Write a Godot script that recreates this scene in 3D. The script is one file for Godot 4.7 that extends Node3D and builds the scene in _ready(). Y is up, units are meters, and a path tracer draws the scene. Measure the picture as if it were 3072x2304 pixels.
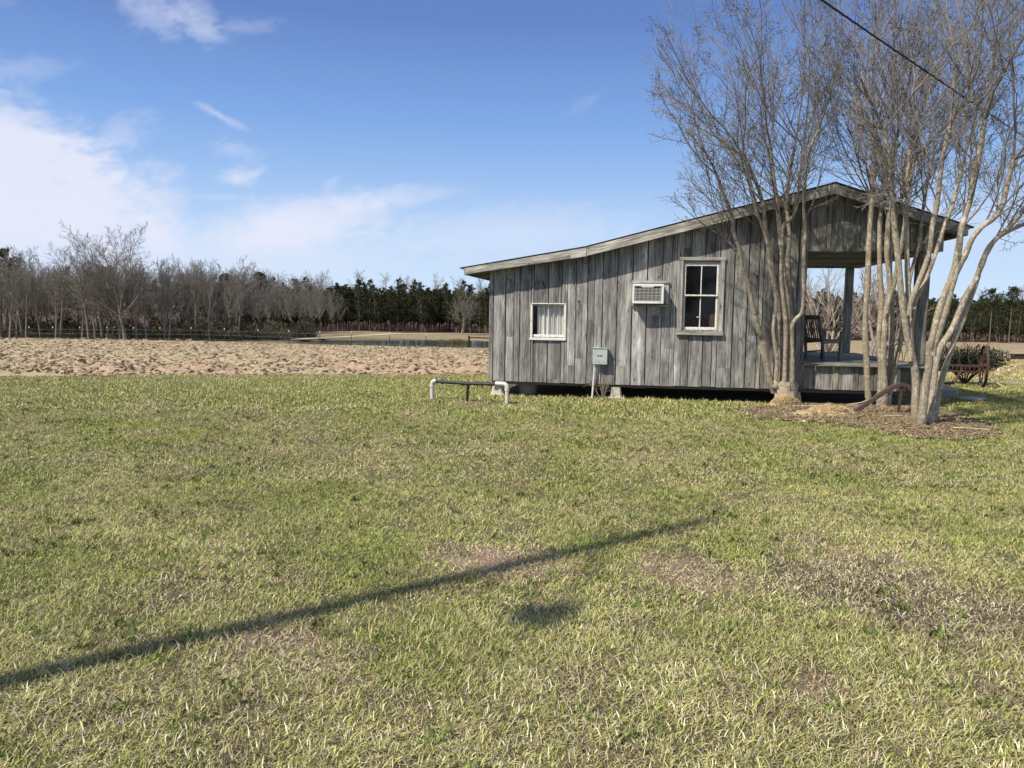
extends Node3D
# A weathered board-sided farmhouse with a porch on piers, three bare crape myrtles in a mulch bed,
# a half-dormant lawn, a ploughed field, a pond and woods beyond. Metres, y up; the camera looks along -z.

const HOUSE_AT := Vector3(-0.468, 0.0, -15.559)
const HOUSE_TURN := -8.7
const MULCH_EDGE := [Vector2(4.05, -13.51), Vector2(4.14, -12.55), Vector2(4.64, -12.3), Vector2(5.11, -12.09), Vector2(5.46, -11.7), Vector2(5.58, -11.12), Vector2(5.74, -10.77), Vector2(6.17, -10.7), Vector2(6.81, -10.99), Vector2(7.36, -11.74), Vector2(7.59, -12.72), Vector2(7.7, -13.4), Vector2(7.7, -14.2), Vector2(7.1, -14.4), Vector2(6.28, -14.45), Vector2(5.43, -14.6), Vector2(4.68, -14.21)]
# stems of the three crape myrtles, measured from each tree's foot: x, y, z, radius, ...
const MYRTLE_WALL_STEMS := [
	[-0.17, 0.22, 0, 0.061, -0.29, 0.49, 0.06, 0.057, -0.42, 0.97, 0.12, 0.053, -0.47, 1.21, 0.18, 0.05, -0.58, 1.36, 0.25, 0.048, -0.7, 1.68, 0.31, 0.045, -0.8, 2, 0.37, 0.042, -0.86, 2.18, 0.43, 0.04, -0.99, 2.43, 0.49, 0.037, -1.06, 2.73, 0.55, 0.035, -1.23, 3.12, 0.62, 0.032, -1.26, 3.34, 0.68, 0.03, -1.42, 3.66, 0.74, 0.027, -1.6, 4.04, 0.8, 0.025],
	[-0.11, 0.23, 0.05, 0.043, -0.18, 0.47, 0.1, 0.04, -0.19, 0.81, 0.14, 0.038, -0.3, 1.38, 0.19, 0.036, -0.28, 1.85, 0.23, 0.035, -0.35, 2.17, 0.28, 0.032, -0.46, 2.51, 0.33, 0.031, -0.53, 2.89, 0.37, 0.03, -0.66, 3.23, 0.42, 0.027, -0.78, 3.47, 0.46, 0.026, -0.85, 3.72, 0.51, 0.024, -1.01, 4.11, 0.55, 0.023, -1.39, 4.56, 0.6, 0.022],
	[-0.02, 0.22, -0.05, 0.058, -0.03, 0.39, -0.03, 0.053, -0.05, 1.04, -0, 0.05, -0.12, 1.45, 0.02, 0.048, -0.19, 1.94, 0.04, 0.045, -0.3, 2.36, 0.06, 0.042, -0.41, 2.92, 0.09, 0.04, -0.49, 3.19, 0.11, 0.037, -0.54, 3.47, 0.13, 0.035, -0.6, 3.72, 0.15, 0.033, -0.75, 4.07, 0.18, 0.031, -0.98, 4.47, 0.2, 0.029],
	[0.06, 0.23, 0, 0.061, 0.08, 0.38, 0.04, 0.056, 0.05, 1.05, 0.07, 0.053, -0.01, 1.52, 0.11, 0.05, -0.07, 1.99, 0.15, 0.047, -0.15, 2.31, 0.18, 0.044, -0.24, 2.91, 0.22, 0.041, -0.31, 3.36, 0.25, 0.039, -0.36, 3.59, 0.29, 0.036, -0.43, 3.87, 0.33, 0.034, -0.5, 4.27, 0.36, 0.031, -0.58, 4.67, 0.4, 0.029],
	[0.18, 0.21, -0.15, 0.058, 0.18, 0.56, -0.14, 0.053, 0.15, 1.28, -0.13, 0.05, 0.07, 2, -0.12, 0.047, 0.01, 2.59, -0.11, 0.044, 0.02, 3.06, -0.1, 0.041, -0.03, 3.41, -0.09, 0.038, -0.07, 3.64, -0.08, 0.036, -0.07, 4, -0.07, 0.034, -0.03, 4.36, -0.06, 0.031, 0.04, 4.83, -0.05, 0.029],
	[0.14, 0.23, 0.05, 0.043, 0.11, 0.81, 0.1, 0.041, 0.05, 1.41, 0.16, 0.039, 0.1, 1.59, 0.21, 0.037, 0.18, 1.72, 0.27, 0.036, 0.17, 2.13, 0.32, 0.035, 0.12, 2.67, 0.38, 0.033, 0.11, 3.12, 0.43, 0.032, 0.05, 3.43, 0.48, 0.03, 0.02, 3.73, 0.54, 0.029, -0, 4.07, 0.59, 0.027, 0.01, 4.45, 0.65, 0.027, 0.15, 4.84, 0.7, 0.025],
	[-0.02, 0.24, 0.1, 0.043, -0.04, 0.81, 0.14, 0.04, -0.08, 1.52, 0.18, 0.037, -0.21, 2.31, 0.22, 0.035, -0.24, 2.91, 0.26, 0.033, -0.24, 3.25, 0.3, 0.031, -0.13, 3.36, 0.34, 0.029, -0.06, 3.51, 0.38, 0.027, -0.04, 3.75, 0.42, 0.025, -0.05, 4.14, 0.46, 0.023, -0.01, 4.54, 0.5, 0.022],
]
const MYRTLE_PORCH_STEMS := [
	[-0.21, 0.11, 0, 0.058, -0.27, 0.22, 0.04, 0.054, -0.37, 0.96, 0.09, 0.052, -0.44, 1.59, 0.13, 0.05, -0.46, 2.22, 0.18, 0.048, -0.49, 2.95, 0.22, 0.046, -0.51, 3.43, 0.27, 0.044, -0.52, 3.67, 0.31, 0.042, -0.55, 3.89, 0.36, 0.041, -0.57, 4.33, 0.4, 0.039, -0.65, 4.77, 0.45, 0.037],
	[-0.06, 0.07, 0.05, 0.061, -0.07, 0.2, 0.08, 0.056, -0.09, 0.71, 0.1, 0.052, -0.18, 1.22, 0.13, 0.049, -0.18, 1.85, 0.16, 0.046, -0.26, 2.47, 0.19, 0.043, -0.31, 3.08, 0.21, 0.04, -0.33, 3.49, 0.24, 0.037, -0.34, 3.74, 0.27, 0.035, -0.34, 4.13, 0.3, 0.032, -0.44, 4.58, 0.32, 0.03, -0.59, 4.96, 0.35, 0.027],
	[-0.01, 0.07, 0.1, 0.061, -0.02, 0.26, 0.14, 0.056, -0.11, 0.97, 0.19, 0.053, -0.12, 1.72, 0.23, 0.05, -0.1, 2.22, 0.28, 0.046, -0.21, 2.7, 0.32, 0.044, -0.24, 3.31, 0.37, 0.041, -0.23, 3.54, 0.41, 0.038, -0.26, 3.71, 0.46, 0.035, -0.28, 4.15, 0.5, 0.033, -0.27, 4.64, 0.55, 0.031],
	[0.09, 0.06, 0, 0.048, 0.13, 0.19, -0.01, 0.045, 0.21, 0.71, -0.03, 0.042, 0.31, 1.22, -0.04, 0.04, 0.33, 1.53, -0.05, 0.039, 0.37, 1.91, -0.07, 0.037, 0.42, 2.34, -0.08, 0.035, 0.5, 2.69, -0.1, 0.033, 0.55, 2.92, -0.11, 0.032, 0.59, 3.39, -0.12, 0.03, 0.65, 3.99, -0.14, 0.029, 0.74, 4.52, -0.15, 0.027],
	[0.18, 0.07, -0.15, 0.058, 0.2, 0.7, -0.16, 0.053, 0.2, 1.21, -0.17, 0.05, 0.15, 1.98, -0.18, 0.046, 0.09, 2.62, -0.19, 0.044, 0.15, 3.13, -0.21, 0.041, 0.18, 3.51, -0.22, 0.038, 0.26, 3.82, -0.23, 0.035, 0.29, 4.35, -0.24, 0.033, 0.39, 4.83, -0.25, 0.031],
	[-0.18, 1.82, 0.35, 0.041, -0.1, 2.21, 0.41, 0.038, -0.09, 2.5, 0.46, 0.036, -0.06, 2.93, 0.52, 0.034, -0.07, 3.16, 0.58, 0.032, -0.08, 3.49, 0.64, 0.031, -0.08, 3.84, 0.69, 0.029, -0.04, 4.33, 0.75, 0.027],
]
const MYRTLE_FRONT_STEMS := [
	[-0.08, 0.04, -0.05, 0.061, -0.13, 0.24, -0.02, 0.057, -0.17, 0.78, 0, 0.054, -0.3, 1.2, 0.03, 0.051, -0.37, 1.42, 0.05, 0.049, -0.49, 1.94, 0.08, 0.047, -0.58, 2.46, 0.1, 0.044, -0.66, 2.87, 0.12, 0.042, -0.73, 3.17, 0.15, 0.04, -0.77, 3.37, 0.18, 0.038, -0.81, 3.56, 0.2, 0.036, -0.86, 3.93, 0.22, 0.034, -0.99, 4.35, 0.25, 0.032],
	[-0.29, 1.12, 0.05, 0.042, -0.31, 1.52, 0.01, 0.039, -0.33, 1.94, -0.03, 0.037, -0.37, 2.47, -0.06, 0.036, -0.38, 2.89, -0.1, 0.035, -0.39, 3.21, -0.14, 0.033, -0.37, 3.43, -0.17, 0.031, -0.37, 3.73, -0.21, 0.03, -0.34, 4.18, -0.25, 0.029],
	[-0.06, 0.01, 0.05, 0.064, -0.08, 0.17, 0.1, 0.06, -0.09, 0.58, 0.14, 0.058, -0.08, 0.9, 0.19, 0.055, -0.1, 1.15, 0.23, 0.052, -0.11, 1.32, 0.28, 0.051, -0.04, 1.84, 0.33, 0.049, 0.07, 2.25, 0.37, 0.047, 0.11, 2.59, 0.42, 0.044, 0.11, 2.94, 0.47, 0.042, 0.18, 3.33, 0.51, 0.041, 0.18, 3.6, 0.56, 0.039, 0.22, 4.01, 0.6, 0.037, 0.23, 4.41, 0.65, 0.035],
	[-0.06, 1.22, 0.25, 0.048, -0.05, 1.36, 0.3, 0.045, 0.02, 1.74, 0.35, 0.044, 0.11, 2.29, 0.4, 0.042, 0.21, 2.59, 0.45, 0.04, 0.26, 2.8, 0.5, 0.039, 0.38, 2.98, 0.55, 0.037, 0.48, 3.07, 0.6, 0.036, 0.56, 3.26, 0.65, 0.035, 0.57, 3.49, 0.7, 0.033, 0.6, 3.85, 0.75, 0.032],
	[0.13, 0.01, -0.1, 0.058, 0.15, 0.23, -0.11, 0.054, 0.17, 0.45, -0.12, 0.051, 0.22, 1.1, -0.14, 0.048, 0.42, 1.49, -0.15, 0.045, 0.61, 2, -0.16, 0.044, 0.75, 2.26, -0.17, 0.041, 0.9, 2.69, -0.19, 0.039, 1.02, 2.86, -0.2, 0.036, 1.21, 3.03, -0.21, 0.035, 1.44, 3.33, -0.22, 0.033, 1.66, 3.66, -0.24, 0.031, 1.84, 4.11, -0.25, 0.029],
	[0.29, 0.04, -0.25, 0.048, 0.34, 0.25, -0.29, 0.045, 0.4, 0.65, -0.32, 0.043, 0.56, 1.2, -0.36, 0.041, 0.72, 1.64, -0.4, 0.04, 0.89, 2.14, -0.43, 0.038, 0.98, 2.45, -0.47, 0.036, 1.15, 2.8, -0.5, 0.035, 1.31, 2.96, -0.54, 0.033, 1.68, 3.14, -0.58, 0.031, 2, 3.32, -0.61, 0.03, 2.36, 3.74, -0.65, 0.029],
	[-0.4, 1.81, 0.15, 0.042, -0.38, 1.96, 0.19, 0.039, -0.32, 2.19, 0.22, 0.037, -0.22, 2.6, 0.26, 0.036, -0.22, 2.96, 0.3, 0.035, -0.2, 3.25, 0.34, 0.033, -0.2, 3.54, 0.38, 0.031, -0.19, 3.95, 0.41, 0.03, -0.14, 4.36, 0.45, 0.029],
	[-0.34, 1.9, 0.15, 0.032, -0.14, 2.24, 0.08, 0.029, 0.05, 2.78, 0.02, 0.028, 0.17, 3.12, -0.05, 0.026, 0.28, 3.32, -0.12, 0.025, 0.39, 3.73, -0.18, 0.024, 0.52, 4.24, -0.25, 0.022],
]

var M := {}
var used := {}
var hill := FastNoiseLite.new()
var patchy := FastNoiseLite.new()
var fine := FastNoiseLite.new()
var mulch_poly := PackedVector2Array(MULCH_EDGE)


# ---------- geometry ----------
class Shape:
	var v := PackedVector3Array()
	var n := PackedVector3Array()
	var t := PackedVector2Array()
	var c := PackedColorArray()
	var i := PackedInt32Array()
	var grain := Vector3.UP
	var uvo := Vector2.ZERO
	var uvs := Vector2(0.5, 0.25)
	var col := Color.WHITE

	# a flat convex face; it is turned so that it looks away from `inside`
	func face(p: Array, inside: Vector3) -> void:
		var mid := Vector3.ZERO
		for q in p:
			mid += q
		mid /= p.size()
		var nn: Vector3 = (p[1] - p[0]).cross(p[2] - p[0])
		if nn.length_squared() < 1e-16:
			return
		nn = nn.normalized()
		var flip := nn.dot(mid - inside) < 0.0
		if flip:
			nn = -nn
		var g := grain
		if absf(nn.dot(g)) > 0.9:
			g = Vector3.RIGHT if absf(nn.x) < 0.8 else Vector3.FORWARD
		var s := nn.cross(g).normalized()
		var base := v.size()
		for q in p:
			v.append(q)
			n.append(nn)
			t.append(Vector2(s.dot(q), -g.dot(q)) * uvs + uvo)
			c.append(col)
		for k in range(1, p.size() - 1):
			if flip:
				i.append_array([base, base + k, base + k + 1])
			else:
				i.append_array([base, base + k + 1, base + k])

	func box(at: Vector3, size: Vector3, bev := 0.004, turn := Basis()) -> void:
		var h := size * 0.5
		var b := minf(bev, minf(h.x, minf(h.y, h.z)) * 0.6)
		var k := {}
		for x in [-1, 1]:
			for y in [-1, 1]:
				for z in [-1, 1]:
					k[[x, y, z, 0]] = at + turn * Vector3(x * h.x, y * (h.y - b), z * (h.z - b))
					k[[x, y, z, 1]] = at + turn * Vector3(x * (h.x - b), y * h.y, z * (h.z - b))
					k[[x, y, z, 2]] = at + turn * Vector3(x * (h.x - b), y * (h.y - b), z * h.z)
					if b > 0.0:
						face([k[[x, y, z, 0]], k[[x, y, z, 1]], k[[x, y, z, 2]]], at)
		for s in [-1, 1]:
			face([k[[s, -1, -1, 0]], k[[s, 1, -1, 0]], k[[s, 1, 1, 0]], k[[s, -1, 1, 0]]], at)
			face([k[[-1, s, -1, 1]], k[[1, s, -1, 1]], k[[1, s, 1, 1]], k[[-1, s, 1, 1]]], at)
			face([k[[-1, -1, s, 2]], k[[1, -1, s, 2]], k[[1, 1, s, 2]], k[[-1, 1, s, 2]]], at)
			if b > 0.0:
				for r in [-1, 1]:
					face([k[[s, r, -1, 0]], k[[s, r, 1, 0]], k[[s, r, 1, 1]], k[[s, r, -1, 1]]], at)
					face([k[[s, -1, r, 0]], k[[s, 1, r, 0]], k[[s, 1, r, 2]], k[[s, -1, r, 2]]], at)
					face([k[[-1, s, r, 1]], k[[1, s, r, 1]], k[[1, s, r, 2]], k[[-1, s, r, 2]]], at)

	func bar(a: Vector3, b: Vector3, wide: float, thick: float, bev := 0.003, up := Vector3.UP) -> void:
		var d := (b - a).normalized()
		var u := up if absf(d.dot(up)) < 0.95 else Vector3.RIGHT
		var s := d.cross(u).normalized()
		var keep := grain
		grain = d
		box((a + b) * 0.5, Vector3(wide, thick, a.distance_to(b)), bev, Basis(s, d.cross(s) * -1.0, -d))
		grain = keep

	# a convex outline in x, y pushed from z0 (back) to z1 (front), front edges chamfered
	func slab(p: PackedVector2Array, z0: float, z1: float, ch := 0.003) -> void:
		var mid2 := Vector2.ZERO
		for q in p:
			mid2 += q
		mid2 /= p.size()
		var mid := Vector3(mid2.x, mid2.y, (z0 + z1) * 0.5)
		var f := []
		var r := []
		var k := []
		for q in p:
			var toward: Vector2 = (mid2 - q)
			var step := Vector2(signf(toward.x) * minf(ch, absf(toward.x) * 0.4), signf(toward.y) * minf(ch, absf(toward.y) * 0.4))
			f.append(Vector3(q.x + step.x, q.y + step.y, z1))
			r.append(Vector3(q.x, q.y, z1 - ch))
			k.append(Vector3(q.x, q.y, z0))
		face(f, mid)
		face(k, mid)
		for a in p.size():
			var b := (a + 1) % p.size()
			face([f[a], f[b], r[b], r[a]], mid)
			face([r[a], r[b], k[b], k[a]], mid)

	# a round bar along points, smooth
	func tube(p: PackedVector3Array, rad: PackedFloat32Array, sides: int, ends := true, along := 0.0) -> void:
		var m := p.size()
		var base := v.size()
		var d := (p[1] - p[0]).normalized()
		var s := d.cross(Vector3.UP if absf(d.y) < 0.9 else Vector3.RIGHT).normalized()
		for a in m:
			if a > 0 and a < m - 1:
				d = (p[a + 1] - p[a - 1]).normalized()
			elif a == m - 1:
				d = (p[a] - p[a - 1]).normalized()
			s = (s - d * s.dot(d)).normalized()
			var u := d.cross(s)
			if a > 0:
				along += p[a].distance_to(p[a - 1])
			for k in sides + 1:
				var w := TAU * k / sides
				var q := s * cos(w) + u * sin(w)
				v.append(p[a] + q * rad[a])
				n.append(q)
				t.append(Vector2(float(k) / sides, along) * Vector2(1, 1) + uvo)
				c.append(col)
		for a in m - 1:
			for k in sides:
				var o := base + a * (sides + 1) + k
				i.append_array([o, o + sides + 1, o + 1, o + 1, o + sides + 1, o + sides + 2])
		if ends:
			for e in [0, m - 1]:
				var o := v.size()
				var nn := (p[1] - p[0]).normalized() * -1.0 if e == 0 else (p[m - 1] - p[m - 2]).normalized()
				v.append(p[e])
				n.append(nn)
				t.append(Vector2.ZERO)
				c.append(col)
				for k in sides + 1:
					v.append(v[base + e * (sides + 1) + k])
					n.append(nn)
					t.append(Vector2.ZERO)
					c.append(col)
				for k in sides:
					if e == 0:
						i.append_array([o, o + 1 + k, o + 2 + k])
					else:
						i.append_array([o, o + 2 + k, o + 1 + k])

	func rod(a: Vector3, b: Vector3, r: float, sides := 10) -> void:
		tube(PackedVector3Array([a, b]), PackedFloat32Array([r, r]), sides)

	# a lump: a sphere pushed about by noise
	func lump(at: Vector3, size: Vector3, rough: float, noise: FastNoiseLite, rings := 7, around := 10, freq := 60.0) -> void:
		var base := v.size()
		for a in rings + 1:
			var th := PI * a / rings
			for b in around + 1:
				var ph := TAU * (b % around) / around
				var q := Vector3(sin(th) * cos(ph), cos(th), sin(th) * sin(ph))
				var k := 1.0 + rough * noise.get_noise_3dv(q * freq + at * 37.0)
				v.append(at + q * size * k)
				n.append((q / size).normalized())
				t.append(Vector2(float(b) / around, float(a) / rings))
				c.append(col)
		for a in rings:
			for b in around:
				var o := base + a * (around + 1) + b
				i.append_array([o, o + around + 1, o + 1, o + 1, o + around + 1, o + around + 2])

	func lathe(at: Vector3, prof: Array, around := 20) -> void:
		var base := v.size()
		for a in prof.size():
			var lo: Vector2 = prof[maxi(a - 1, 0)]
			var hi: Vector2 = prof[mini(a + 1, prof.size() - 1)]
			var g := (hi - lo).normalized()
			for b in around + 1:
				var ph := TAU * b / around
				v.append(at + Vector3(cos(ph) * prof[a].x, prof[a].y, sin(ph) * prof[a].x))
				n.append(Vector3(cos(ph) * g.y, -g.x, sin(ph) * g.y).normalized())
				t.append(Vector2(float(b) / around, prof[a].y))
				c.append(col)
		for a in prof.size() - 1:
			for b in around:
				var o := base + a * (around + 1) + b
				i.append_array([o, o + 1, o + around + 1, o + 1, o + around + 2, o + around + 1])

	func leaf(a: Vector3, b: Vector3, tip: Vector3, nn: Vector3, cc: Color, tip_col: Color) -> void:
		var o := v.size()
		v.append_array([a, b, tip])
		n.append_array([nn, nn, nn])
		t.append_array([Vector2(0, 0), Vector2(1, 0), Vector2(0.5, 1)])
		c.append_array([cc, cc, tip_col])
		i.append_array([o, o + 2, o + 1])

	func mesh() -> ArrayMesh:
		var a := []
		a.resize(Mesh.ARRAY_MAX)
		a[Mesh.ARRAY_VERTEX] = v
		a[Mesh.ARRAY_NORMAL] = n
		a[Mesh.ARRAY_TEX_UV] = t
		a[Mesh.ARRAY_COLOR] = c
		a[Mesh.ARRAY_INDEX] = i
		var m := ArrayMesh.new()
		m.add_surface_from_arrays(Mesh.PRIMITIVE_TRIANGLES, a)
		return m


func numbered(called: String) -> String:
	if not used.has(called):
		used[called] = 0
		return called
	used[called] += 1
	return "%s_%03d" % [called, used[called]]


func thing(called: String, label: String, category: String, at := Vector3.ZERO, turn := 0.0, group := "") -> Node3D:
	var o := Node3D.new()
	o.name = numbered(called)
	add_child(o)
	o.position = at
	o.rotation_degrees.y = turn
	tag(o, label, category, group)
	return o


func tag(o: Node3D, label: String, category: String, group := "", kind := "") -> void:
	if label:
		o.set_meta("label", label)
	if category:
		o.set_meta("category", category)
	if group:
		o.set_meta("group", group)
	if kind:
		o.set_meta("kind", kind)


func part(called: String, what, material: Material, parent: Node3D = self) -> MeshInstance3D:
	var o := MeshInstance3D.new()
	o.mesh = what.mesh() if what is Shape else what
	o.material_override = material
	o.name = called if parent != self else numbered(called)
	parent.add_child(o, true)
	return o


func structure(called: String, what, material: Material) -> MeshInstance3D:
	var o := part(called, what, material)
	o.set_meta("kind", "structure")
	return o


func scatter(called: String, label: String, category: String, mesh: Mesh, material: Material, where: Array, tint: PackedColorArray) -> MultiMeshInstance3D:
	var mm := MultiMesh.new()
	mm.transform_format = MultiMesh.TRANSFORM_3D
	mm.use_colors = true
	mm.mesh = mesh
	mm.instance_count = where.size()
	for k in where.size():
		mm.set_instance_transform(k, where[k])
		mm.set_instance_color(k, tint[k])
	var o := MultiMeshInstance3D.new()
	o.multimesh = mm
	o.material_override = material
	o.name = numbered(called)
	add_child(o)
	tag(o, label, category, "", "stuff")
	return o


# ---------- materials ----------
func lin(r: float, g: float, b: float) -> Color:
	return Color(r, g, b).linear_to_srgb()


func plain(r: float, g: float, b: float, rough := 0.9, metal := 0.0) -> StandardMaterial3D:
	var m := StandardMaterial3D.new()
	m.albedo_color = lin(r, g, b)
	m.roughness = rough
	m.metallic = metal
	return m


func noise(kind: int, freq: float, octaves := 4, seed_at := 1) -> FastNoiseLite:
	var f := FastNoiseLite.new()
	f.noise_type = kind
	f.frequency = freq
	f.fractal_octaves = octaves
	f.seed = seed_at
	return f


# a mottled surface: noise run through a ramp of base colours, laid on from three sides
func mottled(stops: Array, freq: float, scale: float, rough := 0.9, bump := 0.0, seed_at := 1, octaves := 5, world := false) -> StandardMaterial3D:
	var g := Gradient.new()
	g.offsets = PackedFloat32Array(range(stops.size()).map(func(k): return float(k) / (stops.size() - 1)))
	g.colors = PackedColorArray(stops.map(func(s): return lin(s[0], s[1], s[2])))
	var tx := NoiseTexture2D.new()
	tx.width = 512
	tx.height = 512
	tx.seamless = true
	tx.noise = noise(FastNoiseLite.TYPE_SIMPLEX_SMOOTH, freq, octaves, seed_at)
	tx.color_ramp = g
	var m := StandardMaterial3D.new()
	m.albedo_texture = tx
	m.roughness = rough
	m.uv1_triplanar = true
	m.uv1_world_triplanar = world
	m.uv1_scale = Vector3.ONE * scale
	if bump > 0.0:
		var nt := NoiseTexture2D.new()
		nt.width = 512
		nt.height = 512
		nt.seamless = true
		nt.as_normal_map = true
		nt.bump_strength = bump
		nt.noise = noise(FastNoiseLite.TYPE_SIMPLEX, freq * 2.5, 4, seed_at + 7)
		m.normal_enabled = true
		m.normal_texture = nt
	return m


# weathered grain: streaks along the board that flow round knots
func wood_texture() -> Array:
	var w := 512
	var h := 1024
	var im := Image.create(w, h, false, Image.FORMAT_RGB8)
	var hi := Image.create(w, h, false, Image.FORMAT_L8)
	var broad := noise(FastNoiseLite.TYPE_SIMPLEX_SMOOTH, 0.02, 3, 3)
	var streak := noise(FastNoiseLite.TYPE_SIMPLEX_SMOOTH, 0.11, 3, 4)
	var hair := noise(FastNoiseLite.TYPE_SIMPLEX, 0.5, 2, 5)
	var stain := noise(FastNoiseLite.TYPE_SIMPLEX_SMOOTH, 0.012, 4, 6)
	var r := RandomNumberGenerator.new()
	r.seed = 11
	var knots := []
	for k in 34:
		knots.append(Vector3(r.randf() * w, r.randf() * h, r.randf_range(3.0, 6.5)))
	for y in h:
		var near := []
		for q in knots:
			if absf(q.y - y) < 70.0:
				near.append(q)
		for x in w:
			var px := float(x)
			var ring := 0.0
			var core := 0.0
			for q in near:
				var dx: float = x - q.x
				var dy: float = (y - q.y) * 0.42
				var d2 := dx * dx + dy * dy
				var rr: float = q.z
				if d2 < 900.0:
					px += signf(dx) * rr * 1.6 * exp(-d2 / (rr * rr * 5.0))
					ring += exp(-d2 / (rr * rr * 2.2)) * sin(sqrt(d2) * 1.7)
					core += exp(-d2 / (rr * rr * 0.22))
			var a := broad.get_noise_2d(px * 1.0, y * 0.06)
			var b := streak.get_noise_2d(px * 1.5, y * 0.045)
			var c := hair.get_noise_2d(px * 1.3, y * 0.03)
			var d := stain.get_noise_2d(x * 1.6, y * 0.45 + 900.0)
			var val := 0.64 + 0.17 * a + 0.2 * b + 0.13 * c + 0.17 * d + 0.17 * ring - 0.42 * minf(core, 1.0)
			val = clampf(val, 0.06, 1.0)
			im.set_pixel(x, y, Color(val, val * (0.995 + 0.012 * d), val * (0.985 - 0.03 * b)))
			var e := clampf(0.5 + 0.25 * b + 0.3 * c - 0.4 * minf(core, 1.0), 0.0, 1.0)
			hi.set_pixel(x, y, Color(e, e, e))
	return [ImageTexture.create_from_image(im), ImageTexture.create_from_image(hi)]


func wood(tex: Array, tint := Color.WHITE, rough := 0.9) -> StandardMaterial3D:
	var m := StandardMaterial3D.new()
	m.albedo_texture = tex[0]
	m.albedo_color = tint
	m.vertex_color_use_as_albedo = true
	m.roughness = rough
	m.metallic_specular = 0.25
	m.heightmap_enabled = true
	m.heightmap_texture = tex[1]
	m.heightmap_scale = 0.35
	return m


func peeling_paint() -> StandardMaterial3D:
	return mottled([[0.16, 0.14, 0.12], [0.3, 0.27, 0.23], [0.74, 0.73, 0.69], [0.8, 0.79, 0.76], [0.82, 0.81, 0.78], [0.8, 0.8, 0.78]], 0.02, 3.0, 0.7, 1.5, 21)


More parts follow.
